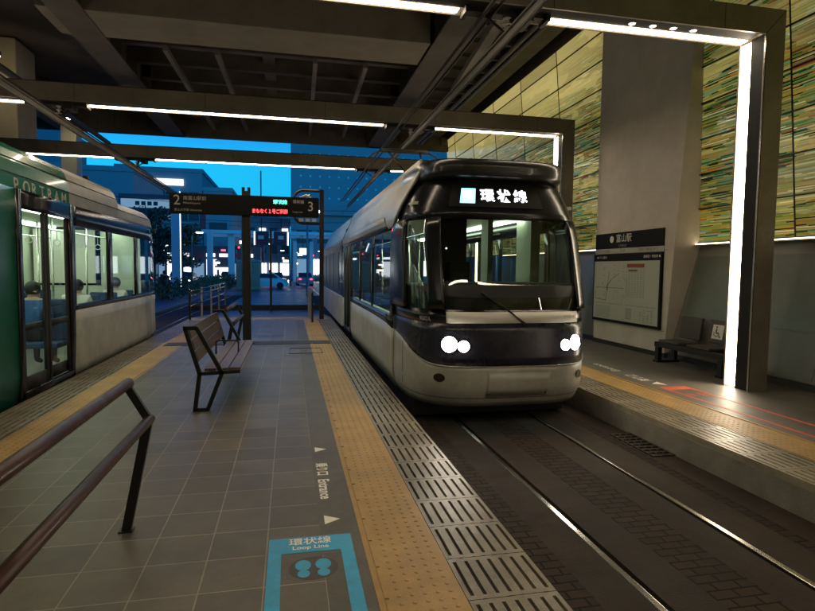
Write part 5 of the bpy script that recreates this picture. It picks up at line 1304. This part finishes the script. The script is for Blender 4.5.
for x, y, rz, p_, lb in ((-9.8, 57, -90, 'car_dark', 'dark car with headlights on, left of the second white column'), (-11.5, 63, -90, 'car_white', 'white car with headlights on behind the street trees'),
        (-1.5, 62, 90, 'car_dark', 'dark car showing red tail lights behind the picture boards'), (1.6, 64, 92, 'car_silver', 'silver car showing red tail lights near the slim columns'),
        (-2.2, 53.5, 0, 'car_white', 'white car crossing the street broadside beyond the planter'), (-7.0, 68, -90, 'car_silver', 'silver car with headlights on between the columns'),
        (4.6, 72, -90, 'car_dark', 'dark car with headlights on near the tram side'), (-13.4, 54, -80, 'car_silver', 'silver car with headlights on beyond the pedestrian')):
    car(x, y, R(rz), p_, lb)
# pedestrians, overhead wires, roof plant, more small lights
for i, (x, y, rz, c, lb) in enumerate(((-3.9, 56.8, 90, 'cloth_dark', 'dark-clothed pedestrian on the crossing left of the black sign post'), (-2.0, 57.5, -90, 'cloth_white', 'pedestrian in a pale top on the crossing under the picture boards'),
        (0.1, 58.2, 90, 'cloth_blue', 'pedestrian in blue on the crossing right of the slim black post'), (3.1, 57.0, -90, 'cloth_dark', 'dark-clothed pedestrian on the crossing near the signal post'))):
    p = make_person((x, y, -0.305), R(rz), 'stand', c, 'cloth_dark', lb)
for i, (a, b_, lb) in enumerate((((-14, 38, 6.2), (12, 46, 6.6), 'nearest thin wire strung across the street'), ((-14, 52, 6.0), (14, 50, 6.3), 'middle thin wire strung across the street'), ((-14, 66, 6.9), (14, 70, 6.5), 'farthest thin wire strung across the street'))):
    a = Vector(a); b_ = Vector(b_)
    tag(MB().tube([a+(b_-a)*k/12+Vector((0, 0, -0.5*math.sin(math.pi*k/12))) for k in range(13)], 0.02, 6).build('street_wire', 'iron'), lb, 'wire', 'wires across the street')
for par, (x0, x1, y, h) in ((ba, (-29, -17, 68, 11.7)), (bb, (-19, -12, 84, 14.1)), (bd, (-6.5, -1, 102, 10.1))):
    for k in range(4):
        xx = x0+(x1-x0)*(k+0.3)/4
        MB().box(xx, xx+rg.uniform(0.7, 1.6), y, y+1.5, h, h+rg.uniform(0.5, 1.3), 0.03).build('roof_plant', 'bldg2', par)
for j in range(4): MB().box(-19.9, -10.95, 75.4, 75.99, 8.9-j*2.4+0.6, 9.0-j*2.4+0.6).build('balcony_slab', 'bldg', bb)
for k in range(22):
    x = rg.uniform(-19, 9); y = 71.4 if x < -3.7 else 84.2; z_ = rg.uniform(0.6, 5.0); w_ = rg.uniform(0.3, 0.9); c = rg.choice(['win_lit', 'shop', 'win_pale', 'tail', 'street', 'led_warm'])
    t_ = empty('lit_sign', (x, y, z_), ('%s lit sign %s, among the small lights across the street' % ({'win_lit': 'white', 'shop': 'bright', 'win_pale': 'pale blue', 'tail': 'red', 'street': 'dazzling white', 'led_warm': 'warm yellow'}[c], ('low by the pavement', 'at head height', 'above head height', 'high on the wall')[min(3, int(z_/1.3))])), 'sign', 'small lit signs across the street')
    MB().box(x, x+w_, y, y+0.1, z_, z_+rg.uniform(0.15, 0.4)).build('face', c, t_); MB().box(x-.03, x+w_+.03, y+0.1, y+0.2, z_-.03, z_+.45).build('case', 'bldg_dark', t_)
# traffic signals
for i, (x, y, lb) in enumerate(((-8.6, 47, 'traffic signal showing green beside the tall white column'), (-6.5, 72, 'traffic signal showing red left of the black sign post'))):
    t = empty('traffic_signal', (x, y, -0.3), lb, 'traffic signal', 'traffic signals in the street')
    MB().tube([(x, y, -0.3), (x, y, 4.2)], 0.06, 8).build('pole', 'bldg2', t)
    MB().box(x-0.55, x+0.55, y-0.15, y+0.05, 3.9, 4.3, 0.05).build('housing', 'bldg_dark', t)
    for k in range(3): MB().disc((x-0.34+k*0.34, y-0.155, 4.1), (0, -1, 0), 0.13, 16).build('lens', ('green_led' if (i == 0 and k == 0) else 'red_led' if (i == 1 and k == 2) else 'win_dark'), t)
# lit shop strip low on the left block
sh = empty('shop_row', (-12, 72, -0.3), 'row of brightly lit shop windows across the street behind the columns', 'shops')
for k in range(9):
    MB().box(-17.5+k*1.5, -16.3+k*1.5, 71.9, 72.0, 0.4, 1.6 + (k % 3)*0.5).build('window', ('shop', 'win_pale', 'win_lit')[k % 3], sh)
    MB().box(-17.5+k*1.5, -16.5+k*1.5, 71.9, 72.0, 2.9, 3.3).build('sign_panel', ('win_lit', 'shop', 'redbanner')[(k*2) % 3], sh)
MB().box(-18, -3.6, 72.0, 75, -0.3, 4.2).build('wall', 'bldg_dark', sh)
